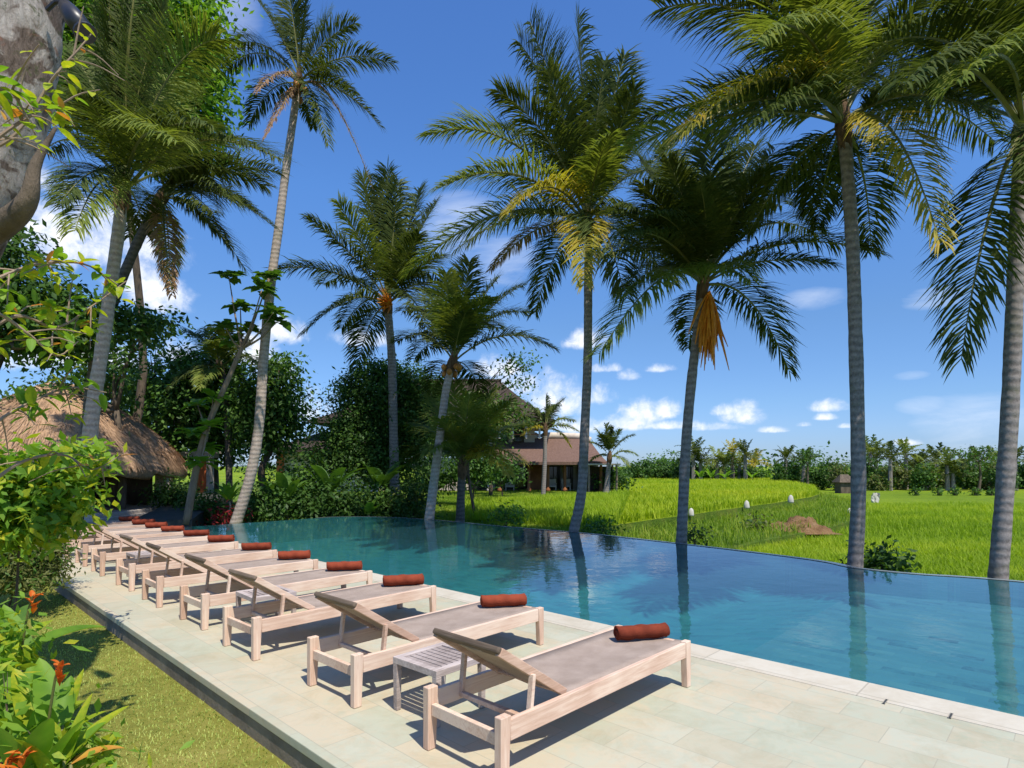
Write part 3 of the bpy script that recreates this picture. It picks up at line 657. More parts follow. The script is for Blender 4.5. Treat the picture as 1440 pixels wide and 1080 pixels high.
palm('coconut palm with pale orange flower stalks rising out of the dark tree before the house', [(556, 740), (554, 640), (552, 540), (550, 490), (545, 430)], .2, .16,
  [(545, 240, 'g', .06), (592, 268, 'g', .1), (476, 285, 'l', .14, -1), (436, 308, 'g', .18), (384, 380, 'g', .28, -1), (428, 468, 'g', .34, -1), (480, 462, 'g', .3, 1), (614, 285, 'g', .1, 1), (622, 360, 'g', .22), (645, 415, 'g', .26), (606, 480, 'g', .34), (510, 250, 'g', .08, 1), (560, 255, 'g', .08, -1), (530, 265, 'g', .06, -1), (455, 400, 'g', .24, 1), (500, 530, 'g', .3, 1), (590, 330, 'g', .14, -1)], 5.1, 24.5, 24.5, -.35, seed=6, ll=1.15, lw=.09, nl=52, flower=(540, 422))
palm('very tall thin leaning coconut palm with a small crown high against the sky', [(333, 732), (352, 670), (364, 600), (371, 500), (381, 400), (392, 320), (402, 240), (412, 170), (419, 120)], .19, .105,
  [(352, -12, 'g', .14), (404, -18, 'g', .08), (432, -5, 'g', .06), (466, 18, 'l', .12), (498, 33, 'g', .2), (552, 90, 'g', .3), (326, 62, 'g', .28), (318, 98, 'g', .32), (372, 195, 'd', .26, -1), (523, 262, 'd', .42, 1), (536, 178, 'g', .36), (462, 205, 'g', .34), (500, 132, 'g', .3), (350, 175, 'g', .3, 1), (440, 180, 'g', .2, 1), (360, 130, 'd', .3, -1), (398, 30, 'g', .1, 1), (480, 100, 'g', .25, -1)], 2.75, 18.9, 18.6, -.35, 'trunk_pale', seed=7, ll=.62, lw=.06, nl=44, coco=5)
palm('coconut palm with mossy pale trunk beside the thatched hut, tall fronds filling the upper left', [(104, 722), (122, 650), (130, 580), (142, 500), (155, 410), (166, 330), (172, 275)], .17, .12,
  [(95, 65, 'g', .12), (150, -70, 'g', .06), (196, -50, 'g', .06, -1), (306, 55, 'l', .42, -1), (110, 130, 'g', .2, -1), (62, 212, 'g', .26), (85, 285, 'g', .3), (105, 325, 'l', .3, -1), (395, 225, 'g', .32, -1), (372, 262, 'g', .32, 1), (300, 180, 'g', .3, -1), (262, 120, 'l', .2, 1), (230, 10, 'g', .14, 1), (130, 20, 'g', .1, 1), (250, 200, 'l', .3, -1), (80, 170, 'g', .25, 1), (205, 330, 'g', .3, 1), (180, -10, 'l', .06, 1)], 4.2, 13.2, 13.4, -.17, 'trunk_pale', seed=8, ll=.92, lw=.06, nl=64, flare=1.35)
palm('smaller coconut palm leaning right behind the left palm, one yellow dead frond hanging', [(118, 640), (132, 520), (158, 430), (185, 360), (208, 312), (226, 280)], .14, .11,
  [(388, 322, 'g', .3, -1), (345, 378, 'g', .34, -1), (322, 345, 'g', .3, 1), (300, 300, 'g', .2), (392, 242, 'g', .26), (242, 415, 'd', .06, -1), (238, 400, 'y', .06, 1), (182, 335, 'g', .28), (330, 285, 'g', .24), (270, 220, 'g', .15), (200, 200, 'g', .12), (310, 240, 'g', .2), (350, 290, 'g', .28, 1)], 3.2, 15.8, 16.2, -.17, 'trunk_dark', seed=9, ll=.75, lw=.06, nl=52)
palm('small slender palm with yellow lower fronds on the lawn before the house porch', [(764, 693), (766, 650), (767, 606)], .2, .13,
  [(768, 558, 'g', .06), (742, 566, 'g', .16), (792, 562, 'g', .16), (722, 588, 'l', .3), (806, 592, 'l', .3), (735, 612, 'y', .32), (802, 628, 'y', .36), (752, 575, 'g', .12), (780, 570, 'g', .1), (812, 606, 'l', .3), (728, 600, 'g', .3)], 2.5, 42, 42, -.35, seed=10, ll=.75, lw=.12, nl=26, group='young palms by the house')
palm('young palm with long upright pale fronds standing at the far pool edge', [(647, 736), (648, 700), (650, 660)], .16, .13,
  [(638, 540, 'l', .06), (692, 552, 'l', .12), (716, 565, 'l', .22, -1), (742, 598, 'l', .3), (605, 560, 'l', .12), (580, 600, 'l', .26), (735, 650, 'y', .36, -1), (716, 668, 'y', .4), (600, 640, 'l', .34), (660, 556, 'l', .05, -1), (676, 600, 'l', .12, -1), (620, 590, 'l', .16, -1), (700, 610, 'l', .24), (570, 650, 'g', .34, 1), (690, 640, 'g', .3, 1)], 3.4, 20.6, 20.8, -.35, 'trunk_dark', seed=11, ll=.85, lw=.08, nl=40, group='young palms by the house')
palm('young palm with a spiky fan of fronds right of the house', [(853, 694), (855, 665), (857, 645)], .2, .15,
  [(852, 598, 'g', .05), (838, 604, 'l', .14), (872, 606, 'l', .14), (826, 622, 'l', .28), (890, 612, 'g', .2), (896, 640, 'l', .34), (832, 648, 'l', .34), (862, 602, 'g', .06), (846, 612, 'g', .1), (884, 655, 'l', .36)], 2.3, 44, 44, -.35, seed=12, ll=.7, lw=.12, nl=24, group='young palms by the house')
palm('small pale palm in the garden left of the tall thin palm', [(322, 700), (322, 660), (318, 560), (310, 520)], .16, .13,
  [(262, 470, 'g', .25), (290, 462, 'g', .12), (318, 458, 'g', .1), (345, 480, 'g', .2), (370, 520, 'g', .3), (255, 510, 'g', .3), (280, 545, 'l', .3), (340, 540, 'g', .3), (240, 545, 'g', .34), (300, 480, 'l', .12, -1)], 3.4, 27, 27, -.35, 'trunk_dark', seed=13, ll=.85, lw=.1, nl=36, group='young palms by the house')
# ================================================================ broadleaf trees, shrubs, big-leaved plants
def leaf_cloud(blobs, n, size, seed, cl=12, fill=.45, asp=.5, droop=.25, spread=None):
    rng = np.random.default_rng(seed); B = np.array(blobs, float)
    wv = (B[:, 3]*B[:, 4]*B[:, 5])**.67; k = max(1, n//cl)
    bi = rng.choice(len(B), k, p=wv/wv.sum()); d = nrm(rng.normal(0, 1, (k, 3)))
    r = rng.uniform(0, 1, k)**fill
    lump = 1+.22*np.sin(d[:, 0]*5+bi)*np.sin(d[:, 1]*6+2*bi)+.16*np.sin(d[:, 2]*9+bi*3)
    cc = B[bi, :3]+d*(r*lump)[:, None]*B[bi, 3:6]
    cs = spread or size*1.7
    ctr = np.repeat(cc, cl, 0)+rng.normal(0, 1, (k*cl, 3))*cs*np.array([1, 1, .6]); out = np.repeat(d, cl, 0)
    m = len(ctr); nr = nrm(out*.45+np.array([0, 0, .55])+rng.normal(0, .5, (m, 3)))
    t = nrm(np.cross(nr, rng.normal(0, 1, (m, 3)))+out*.4-np.array([0, 0, droop])); b = nrm(np.cross(nr, t)); nr = np.cross(t, b)
    s = (size*rng.uniform(.6, 1.3, m))[:, None]
    V = np.stack([ctr-t*s*.5, ctr+b*s*asp*.5-t*s*.05-nr*s*.08, ctr+t*s*.5-nr*s*.16, ctr-b*s*asp*.5-t*s*.05-nr*s*.08], 1).reshape(-1, 3)
    q = np.arange(m)*4; mi = np.repeat((rng.uniform(0, 1, k) < .28).astype(int), cl)
    return V, np.stack([q, q+1, q+2, q+3], 1), mi
def limbs(base, blobs, r, seed, top=None):
    rng = np.random.default_rng(seed); m = MB(); base = np.array(base, float); B = np.array(blobs)
    ctr = B[:, :3].mean(0); zmin = (B[:, 2]-B[:, 5]).min()
    fork = np.array([base[0]*.6+ctr[0]*.4, base[1]*.6+ctr[1]*.4, max(base[2]+.3, zmin*.75+ctr[2]*.25)]) if top is None else np.array(top)
    mid = (base+fork)/2+rng.normal(0, .06, 3)*np.linalg.norm(fork-base)
    m.tube(spline([base, mid, fork], 9), np.linspace(r*1.25, r*.75, 9), 9)
    for b in B:
        e = b[:3]+np.array([0, 0, b[5]*.2]); c = (fork+e)/2+rng.normal(0, .08, 3)*np.linalg.norm(e-fork)-np.array([0, 0, .05])
        m.tube(spline([fork, c, e], 7), np.linspace(r*.6, r*.12, 7), 6)
        for q in range(3):
            u = nrm(rng.normal(0, 1, 3)+np.array([0, 0, .4])); m.tube(spline([e-(e-c)*.4, e+u*b[3:6]*.5, e+u*b[3:6]*.85], 5), np.linspace(r*.2, r*.03, 5), 5)
    return m
def tree(name, label, cat, base, blobs, n, size, mats, r=.15, bark='bark', group=None, seed=1, cl=12, fill=.45, asp=.5, top=None, spread=None, trunkname='trunk', crownname='crown', droop=.25):
    t = thing(name, label, cat, base, 0, group)
    limbs(base, blobs, r, seed, top).build(trunkname, M[bark], t, origin=base, smooth=True)
    V, Fq, mi = leaf_cloud(blobs, n, size, seed, cl, fill, asp, droop, spread)
    np_obj(crownname, V, Fq, [M[x] for x in mats], mi, t)
    return t
def bl(px, py, d, rx, ry, rz=None):      # a blob: pixel centre, depth, pixel radii
    c = W(px, py, d); s = d/F
    return (c[0], c[1], c[2], rx*s, (rz or (rx+ry)/2)*s, ry*s)
def foot(px, d, z): return ((px-HX)/F*d, d, z)
gt = 'trees behind the pool and the hut'
tree('broadleaf_tree', 'tall bright green broadleaf tree rising behind the left palms to the top of the frame', 'tree', foot(150, 22, -.17),
  [bl(215, 40, 22, 95, 75), bl(265, 120, 22, 50, 70), bl(130, -40, 22, 120, 70), bl(240, -60, 22, 80, 60), bl(120, 90, 23, 90, 90), bl(60, 30, 22, 70, 80), bl(210, 170, 23, 60, 50), bl(275, 60, 22, 40, 60), bl(275, 180, 22.5, 35, 60)], 34000, .27, ['leaf_bright', 'leaf_mid'], .15, 'bark', seed=21, group=gt)
tree('broadleaf_tree', 'dark leaved broadleaf tree spreading low behind the old trunk at far left', 'tree', foot(-40, 15, -.17),
  [bl(40, 430, 15, 80, 45), bl(110, 455, 15, 70, 40), bl(-20, 400, 15, 70, 60), bl(60, 480, 15.5, 75, 30), bl(185, 455, 16, 50, 22), bl(10, 350, 15, 40, 30)], 11000, .19, ['leaf_dark', 'leaf_mid'], .2, seed=22, group=gt)
tree('broadleaf_tree', 'loose branched tree with small leaves right of the left palm trunk', 'tree', foot(170, 21, -.17),
  [bl(200, 470, 21, 40, 26), bl(165, 500, 21, 40, 30), bl(230, 455, 21, 18, 10), bl(120, 520, 21, 50, 30), bl(60, 560, 21, 55, 40), bl(150, 545, 22, 50, 30)], 3200, .2, ['leaf_dark', 'leaf_mid'], .12, seed=23, group=gt)
tree('broadleaf_tree', 'full olive green tree behind the thatched roof, left of the breadfruit tree', 'tree', foot(235, 27, -.3),
  [bl(215, 540, 27, 50, 50), bl(255, 575, 27, 55, 55), bl(195, 590, 27, 40, 50), bl(265, 520, 27, 35, 35), bl(240, 625, 27, 45, 35), bl(180, 545, 28, 40, 40)], 11000, .24, ['leaf_mid', 'leaf_dark'], .2, seed=24, group=gt)
tree('broadleaf_tree', 'dark dense tree around the small pale garden palm', 'tree', foot(300, 29, -.3),
  [bl(290, 560, 29, 50, 50), bl(320, 600, 29, 45, 50), bl(285, 615, 29, 45, 40), bl(310, 520, 29, 35, 32)], 9000, .27, ['leaf_dark', 'leaf_mid'], .2, seed=25, group=gt)
tree('broadleaf_tree', 'rounded dark tree right of the tall thin palm trunk', 'tree', foot(385, 27, -.3),
  [bl(385, 555, 27, 38, 42), bl(405, 590, 27, 28, 34), bl(370, 610, 27, 35, 40), bl(392, 515, 27, 26, 24), bl(350, 560, 27, 30, 45)], 9000, .24, ['leaf_mid', 'leaf_dark'], .16, seed=26, group=gt)
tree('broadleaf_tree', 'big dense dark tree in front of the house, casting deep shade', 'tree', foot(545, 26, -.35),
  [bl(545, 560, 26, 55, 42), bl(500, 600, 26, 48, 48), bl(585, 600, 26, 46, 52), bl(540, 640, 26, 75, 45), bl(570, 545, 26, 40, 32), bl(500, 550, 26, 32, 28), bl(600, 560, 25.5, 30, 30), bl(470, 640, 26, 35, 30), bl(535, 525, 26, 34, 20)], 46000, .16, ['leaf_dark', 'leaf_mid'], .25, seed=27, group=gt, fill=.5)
tree('broadleaf_tree', 'thin bare branched tree with sparse leaves right of the coconut bearing palm', 'tree', foot(668, 23, -.35),
  [bl(722, 508, 23, 22, 14), bl(742, 515, 23, 14, 12), bl(700, 528, 23, 12, 8), bl(725, 540, 23, 18, 8)], 420, .17, ['leaf_mid', 'leaf_dark'], .05, seed=28, group=gt, top=W(672, 560, 23))
tree('broadleaf_tree', 'loose mid green tree screening the upper storey of the house', 'tree', foot(690, 40, -.35), [bl(690, 585, 40, 26, 20), bl(718, 572, 40, 20, 14), bl(672, 565, 40, 22, 20), bl(705, 605, 40, 22, 14), bl(735, 590, 40, 12, 10)], 3000, .26, ['leaf_mid', 'leaf_olive'], .12, seed=29, group=gt)
# breadfruit-like tree: thin leaning pale trunk, separate rosettes of large lobed leaves
def big_leaf(base, tip, width, arch=.25, lobes=0, n=9, fold=.25, seed=0, prof=None):
    base = np.array(base, float); tip = np.array(tip, float); L = np.linalg.norm(tip-base); t = np.linspace(0, 1, n)[:, None]
    c = (base+tip)/2+UP*arch*L; P = (1-t)**2*base+2*t*(1-t)*c+t*t*tip
    T = nrm(np.gradient(P, axis=0)); S = np.cross(T, UP)
    if np.linalg.norm(S[n//2]) < .2: S = np.cross(T, np.array([math.cos(seed), math.sin(seed), .1]))
    S = nrm(S); Nn = np.cross(S, T)
    tt = t[:, 0]; pr = np.sin(np.clip(tt*1.0, 0, 1)**.75*PI)**.7 if prof is None else prof(tt)
    if lobes: pr = pr*(.62+.38*np.abs(np.cos(tt*PI*lobes)))
    w = (np.maximum(pr, .02)*width/2)[:, None]
    V = np.stack([P-S*w+Nn*w*fold, P-S*w*.5+Nn*w*fold*.35, P, P+S*w*.5+Nn*w*fold*.35, P+S*w+Nn*w*fold], 1).reshape(-1, 3)
    Fq = np.array([(r*5+q, r*5+q+1, (r+1)*5+q+1, (r+1)*5+q) for r in range(n-1) for q in range(4)])
    return V, Fq
def join(L):
    Vs, Fs, k = [], [], 0
    for V, Fq in L: Vs.append(V); Fs.append(Fq+k); k += len(V)
    return np.concatenate(Vs), np.concatenate(Fs)
def rosette(c, r, nleaf, width, seed, up=.2, lobes=0, arch=.2, rmin=.6):
    rng = np.random.default_rng(seed); L = []
    for i in range(nleaf):
        a = 2.4*i+rng.uniform(-.3, .3); e = rng.uniform(-.3, .6)+up
        d = np.array([math.cos(a)*math.cos(e), math.sin(a)*math.cos(e), math.sin(e)]); s = r*rng.uniform(rmin, 1.05)
        L.append(big_leaf(np.array(c)+d*s*.12, np.array(c)+d*s, width*rng.uniform(.8, 1.15), arch, lobes, seed=seed+i))
    return L
d = 18.6; rng = np.random.default_rng(40)
p0 = W(262, 735, d); t = thing('breadfruit_tree', 'slender leaning tree with separate clumps of large lobed leaves left of the tall thin palm', 'tree', p0, 0, gt)
P = [W(*q) for q in ((262, 737, d), (276, 660, d), (292, 600, d), (318, 540, d), (340, 490, d), (357, 455, d))]
m = MB(); m.tube(spline(P, 26), np.linspace(.12, .05, 26), 9)
tops = [(322, 390), (338, 433), (368, 408), (378, 392), (352, 465), (318, 462), (390, 452), (330, 480), (384, 440), (300, 560), (278, 570), (295, 600), (272, 610), (290, 630), (282, 650)]
for i, (x, y) in enumerate(tops):
    e = W(x, y, d+.4*math.sin(i*2.1)); s = P[4] if i < 9 else P[2]
    m.tube(spline([s, (s+e)/2-UP*.12, e], 7), np.linspace(.045, .014, 7), 5)
m.build('trunk', M['bark_pale'], t, origin=p0, smooth=True)
for i, (x, y) in enumerate(tops):
    V, Fq = join(rosette(W(x, y, d+.4*math.sin(i*2.1)), .62, 14, .36, 50+i, -.15, 3)); np_obj('leaf_clump', V, Fq, [M['leaf_mid' if i < 9 else 'leaf_bright']], parent=t)
# ------------------------------------------------ planting round the far end of the pool
gp = 'planting along the far end of the pool'
def shrub(name, label, px, py, dd, rx, ry, z, n, size, mats, seed, group=gp, fill=.45, asp=.5):
    return tree(name, label, 'shrub', foot(px, dd, z), [bl(px, py, dd, rx, ry), bl(px-rx*.5, py+ry*.35, dd, rx*.6, ry*.6), bl(px+rx*.5, py+ry*.3, dd, rx*.6, ry*.65)], n, size, mats, .04, group=group, seed=seed, trunkname='stem', crownname='foliage', fill=fill, asp=asp)
def leafy(name, label, px, dd, z, H, nleaf, width, mat, seed, group=gp, cat='plant', stem=0, up=.8, lobes=0, spread=1.0):
    rng = np.random.default_rng(seed); b = np.array(foot(px, dd, z)); t = thing(name, label, cat, b, 0, group)
    if stem:
        m = MB(); m.tube(spline([b, b+np.array([.05, 0, stem*.5]), b+np.array([.0, .05, stem])], 8), np.linspace(.09, .06, 8)*max(.5, H/2), 8); m.build('stem', M['bark_pale'], t, origin=b, smooth=True)
    for i in range(nleaf):
        a = 2.4*i+rng.uniform(-.3, .3); e = rng.uniform(.35, 1.2)*up; s = H*rng.uniform(.7, 1.05)
        dr = np.array([math.cos(a)*math.cos(e)*spread, math.sin(a)*math.cos(e)*spread, math.sin(e)]); c = b+np.array([0, 0, stem])
        V, Fq = big_leaf(c+dr*s*.1, c+dr*s, width*rng.uniform(.8, 1.1), .28, lobes, 10, seed=seed+i); np_obj('leaf', V, Fq, [M[mat]], parent=t)
    return t
shrub('shrub', 'dark shrub behind the stone ramp beside the gate', 245, 690, 22, 26, 22, -.17, 1400, .16, ['leaf_dark', 'leaf_mid'], 61)
shrub('shrub', 'dark green shrub between the leaning tree and the tall thin palm', 292, 712, 21, 26, 26, -.35, 1600, .15, ['leaf_dark', 'leaf_mid'], 62)
shrub('ti_plant', 'dark red leaved shrub at the foot of the tall thin palm', 316, 726, 19.6, 10, 9, -.35, 260, .17, ['leaf_red', 'leaf_red'], 63, asp=.3)
leafy('birds_nest_fern', 'yellow green fern rosette of upright leaves left of the tall thin palm', 322, 19.8, .15, 1.0, 16, .16, 'leaf_bright', 64, spread=.8, stem=.35)
shrub('shrub', 'dark leafy shrub just right of the tall thin palm foot', 372, 704, 21, 34, 36, -.35, 2200, .17, ['leaf_dark', 'leaf_mid'], 65)
leafy('banana_plant', 'broad leaved banana plant right of the tall thin palm with one bright leaf', 402, 21.2, -.35, 1.5, 8, .42, 'leaf_mid', 66, stem=.7)
shrub('shrub', 'mid green shrub below the cream house wall', 428, 672, 24, 40, 44, -.35, 2600, .2, ['leaf_mid', 'leaf_dark'], 67)
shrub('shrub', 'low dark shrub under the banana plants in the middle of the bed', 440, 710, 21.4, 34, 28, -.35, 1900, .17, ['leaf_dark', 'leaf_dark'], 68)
leafy('banana_plant', 'banana plant with pale drooping leaf left of the big dark tree', 463, 22, -.35, 1.7, 9, .46, 'leaf_mid', 69, stem=.95)
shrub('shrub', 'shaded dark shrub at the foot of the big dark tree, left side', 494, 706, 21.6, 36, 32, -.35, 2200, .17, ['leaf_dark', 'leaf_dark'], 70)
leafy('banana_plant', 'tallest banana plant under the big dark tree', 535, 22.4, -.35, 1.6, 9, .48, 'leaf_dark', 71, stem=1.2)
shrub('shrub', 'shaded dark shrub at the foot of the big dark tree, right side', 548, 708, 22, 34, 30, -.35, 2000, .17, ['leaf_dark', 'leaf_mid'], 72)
shrub('shrub', 'dark shrub with pale stems left of the coconut bearing palm', 582, 698, 22.5, 24, 38, -.35, 1500, .16, ['leaf_dark', 'leaf_olive'], 73)
leafy('banana_plant', 'small bright leaved plant standing out against the shade under the big dark tree', 518, 20.8, -.35, .8, 6, .25, 'leaf_bright', 74, stem=.3)
shrub('shrub', 'green shrub behind the young palm, in front of the house wall', 668, 650, 30, 32, 34, -.35, 2400, .22, ['leaf_mid', 'leaf_dark'], 75, 'shrubs before the house')
shrub('shrub', 'dense shrub hiding the lower left corner of the house roof', 610, 660, 31, 34, 36, -.35, 2200, .22, ['leaf_dark', 'leaf_mid'], 76, 'shrubs before the house')
shrub('shrub', 'dark shrub between the young palm and the porch posts', 706, 655, 38, 20, 24, -.35, 1300, .25, ['leaf_dark', 'leaf_mid'], 77, 'shrubs before the house')
shrub('shrub', 'low tufted plant on the far pool edge right of the young palm', 712, 724, 19, 16, 12, -.35, 500, .14, ['leaf_mid', 'leaf_bright'], 78, 'shrubs before the house')
shrub('shrub', 'dark shrub beyond the small porch roof right of the house', 862, 672, 47, 20, 14, -.35, 1000, .3, ['leaf_mid', 'leaf_dark'], 79, 'shrubs before the house')
shrub('shrub', 'dark leaved bush beside the foot of the second palm from the right', 1240, 789, 10.9, 22, 15, -1.8, 620, .13, ['leaf_dark', 'leaf_dark'], 80, 'small plants beyond the pool edge')
shrub('shrub', 'low green plant hugging the foot of the middle palm with the slightly curved trunk', 842, 742, 17.5, 14, 12, -1.3, 420, .13, ['leaf_mid', 'leaf_bright'], 81, 'small plants beyond the pool edge')
shrub('shrub', 'small dark weed right of the palm with the orange flower stalk', 976, 752, 17, 10, 10, -1.3, 260, .12, ['leaf_dark', 'leaf_olive'], 82, 'small plants beyond the pool edge')
shrub('shrub', 'tall weedy plant on the grass bank below the rice terrace', 1064, 738, 28, 10, 14, -1.3, 320, .2, ['leaf_olive', 'leaf_dark'], 83, 'small plants beyond the pool edge')
# white painted stones on the edge of the rice terrace
for i, (x, y, z, lab) in enumerate(((860, 736, -.8, 'white painted field stone nearest the middle palm'), (972, 724, -.8, 'white field stone half hidden by the palm with the orange flower stalk'), (1050, 713.5, -.8, 'white field stone on the middle of the rice terrace edge'),
   (1112, 706, -.8, 'white field stone near the end of the rice terrace edge'), (1147, 703, -1.3, 'small pale stone at the right tip of the rice terrace'), (1195, 722, -1.3, 'pale stone just left of the second palm from the right'))):
    p = G(x, y, z); rng = np.random.default_rng(90+i); s = 5.8/F*p[1]*(.8 if i > 3 else 1)
    m = MB(); m.lathe([(.62*s, 0), (.72*s, .3*s), (.66*s, .9*s), (.5*s, 1.5*s), (.24*s, 1.85*s), (.05*s, 1.95*s)], 14)
    m.v = [(a*(1+rng.normal(0, .05)), b*.8*(1+rng.normal(0, .05)), c) for a, b, c in m.v]
    o = m.build('field_stone', M['white'], smooth=True); o.location = [float(v) for v in p+np.array([0, 0, -.06])]; tag(o, lab, 'stone', 'white stones along the rice terrace')
# pale scarecrow rag on a stick in the low field
p = G(1231, 712, -1.8); t = thing('scarecrow', 'small pale rag scarecrow on a stick in the low rice field', 'scarecrow', p)
m = MB(); m.tube([p, p+np.array([0, 0, 1.25])], .03, 6); m.bar(p+np.array([-.4, 0, .95]), p+np.array([.4, 0, 1.0]), .04, .04); m.build('stick', M['bark'], t, origin=p)
m = MB(); rng = np.random.default_rng(3)
V = [(x+rng.normal(0, .03), rng.normal(0, .06), z) for z in (1.15, .9, .6, .3) for x in np.linspace(-.3, .3, 6)*(1.2 if z > .5 else .8)]
m.add([np.array(v)+p for v in V], [(r*6+q, r*6+q+1, r*6+q+7, r*6+q+6) for r in range(3) for q in range(5)]); o = m.build('rag', M['white'], t, origin=p); s = o.modifiers.new('thick', 'SOLIDIFY'); s.thickness = .03

# ------------------------------------------------ far trees
rng = np.random.default_rng(77)
def far_palm(px, top, dd, z, mats, seed, group, label):
    b = np.array(foot(px, dd, z)); t = thing('far_palm', label, 'palm tree', b, 0, group); hd = W(px+rng.uniform(-4, 4), top, dd); s = dd/F; top = top+6; hd = W(px, top, dd); R = rng.uniform(20, 27)*s
    V, Fq = tube_np(spline([b, (b+hd)/2, hd], 8), np.linspace(.3, .2, 8)*dd/80, 6); np_obj('trunk', V, Fq, [M['trunk_grey']], parent=t)
    Vs, Fs, ms, k = [], [], [], 0
    for i in range(15):
        a = 2.4*i; e = rng.uniform(-.5, 1.3); dr = np.array([math.cos(a)*math.cos(e), math.sin(a)*math.cos(e), math.sin(e)])
        V, Fl, mi = frond_geo(hd, hd+dr*R, .3 if e < .8 else .1, 12, R*.3, R*.07, .7, seed*50+i)
        for f in Fl: Fs.append(f+k)
        nq, nt = len(Fl[0]), len(Fl[1]); Vs.append(V); ms.append((mi[:nq], mi[nq:])); k += len(V)
    quads = np.concatenate(Fs[0::2]); tris = np.concatenate(Fs[1::2])
    np_obj('crown', np.concatenate(Vs), [quads, tris], [M['rachis'], M[mats]], np.concatenate([m[0] for m in ms]+[m[1] for m in ms]), t)
def far_tree(px, top, bot, dd, z, w, mats, seed, group, label, n=1500):
    h = bot-top; b = [bl(px, top+h*.38, dd, w, h*.36), bl(px-w*.45, top+h*.55, dd, w*.65, h*.34), bl(px+w*.5, top+h*.58, dd, w*.62, h*.36), bl(px+w*.1, top+h*.78, dd, w*.85, h*.26)]
    tree('far_tree', label, 'tree', foot(px, dd, z), b, n, 3.6*dd/F, mats, .2*dd/80, group=group, seed=seed, cl=8, asp=.6, spread=2.6*dd/F)
gl, gr = 'trees on the far edge of the left rice terrace', 'trees on the far edge of the right rice field'
for i, (px, top, w) in enumerate(((900, 645, 18), (922, 638, 20), (945, 634, 20), (968, 636, 18), (1000, 650, 20), (1030, 652, 20), (1055, 656, 16), (1072, 662, 10), (880, 655, 16), (935, 650, 18), (985, 655, 18), (1042, 660, 16))):
    far_tree(px, top, 676, 98+(i % 3)*5, -.8, w, [('leaf_dark', 'leaf_mid'), ('leaf_mid', 'leaf_bright'), ('leaf_mid', 'leaf_dark')][i % 3], 300+i, gl, ['dark bushy tree in the clump beyond the left rice terrace', 'bright bushy tree in the clump beyond the left rice terrace', 'mid green bushy tree in the clump beyond the left rice terrace'][i % 3])
for i, (px, top) in enumerate(((985, 645), (1008, 640), (1030, 632), (1048, 634), (1018, 650), (1060, 648), (975, 633), (1040, 648))):
    far_palm(px, top, 95+(i % 3)*3, -.8, ['frond', 'frond_light', 'frond_yellow'][i % 3], 400+i, gl, ['green coconut palm in the clump beyond the left rice terrace', 'pale coconut palm in the clump beyond the left rice terrace', 'yellow tinged coconut palm in the clump beyond the left rice terrace'][i % 3])
pts = [(1100, 650, 10), (1112, 644, 12), (1130, 655, 12), (1150, 650, 14), (1166, 642, 14), (1180, 650, 12), (1222, 640, 16), (1240, 655, 18), (1262, 648, 18), (1280, 660, 16), (1300, 650, 16), (1322, 655, 16), (1345, 650, 18), (1368, 652, 16), (1390, 648, 18), (1412, 652, 18), (1438, 645, 18), (1465, 650, 20), (1495, 650, 20), (1145, 665, 14), (1235, 668, 14), (1290, 668, 16), (1335, 668, 16), (1380, 668, 16), (1425, 668, 16), (1480, 666, 18)]
for i, (px, top, w) in enumerate(pts):
    dd = 84+(i*7 % 5)*3; far_tree(px, top, 655+3.5*F/dd, dd, -1.8, w, [('leaf_dark', 'leaf_mid'), ('leaf_mid', 'leaf_dark'), ('leaf_olive', 'leaf_mid')][i % 3], 500+i, gr, ['dark bushy tree in the tree line beyond the right rice field', 'mid green bushy tree in the tree line beyond the right rice field', 'olive bushy tree in the tree line beyond the right rice field'][i % 3], 1700)
for i, (px, top) in enumerate(((1105, 640), (1130, 648), (1224, 632), (1232, 640), (1252, 640), (1274, 634), (1296, 645), (1315, 642), (1332, 648), (1356, 650), (1372, 645), (1400, 645), (1428, 640), (1455, 640), (1480, 642), (1285, 655), (1340, 660), (1305, 662))):
    far_palm(px, top, 84+(i*5 % 4)*4, -1.8, ['frond', 'frond', 'frond_light'][i % 3], 600+i, gr, ['green coconut palm in the tree line beyond the right rice field', 'green coconut palm in the tree line beyond the right rice field', 'pale coconut palm in the tree line beyond the right rice field'][i % 3])
for lab, px, tops in (('flat topped tree standing above the far tree line near the right frame edge', 1376, [(1378, 634, 24, 3), (1366, 641, 14, 3), (1390, 643, 18, 3), (1376, 652, 20, 4), (1388, 632, 10, 2)]), ('slim layered tree above the far tree line, left of the tiny field hut', 1136, [(1136, 637, 12, 5), (1128, 645, 10, 4), (1143, 643, 9, 4), (1136, 652, 12, 5)])):
    dd = 82; tree('far_tree', lab, 'tree', foot(px, dd, -1.8), [bl(x, y, dd, a, b, a*.7) for x, y, a, b in tops], 700, .3, ['leaf_mid', 'leaf_dark'], .16, seed=int(px), group=gr, cl=8, asp=.6)
for i, px in enumerate((1288, 1320, 1343, 1372, 1393, 1420)):
    far_tree(px, 684, 699, 70, -1.8, 4, ('leaf_mid', 'leaf_dark'), 700+i, 'small bushes on the far rice field', 'small round bush standing in the pale strip of far rice field', 150)
for i, (px, top, w) in enumerate(((1000, 664, 14), (1020, 662, 12), (985, 666, 12), (1058, 668, 12))):
    dd = 92; t = leafy('banana_plant', 'pale banana plant along the foot of the far tree clump', px, dd, -.8, 1.9, 7, .55, 'leaf_bright', 720+i, gl, stem=.6)
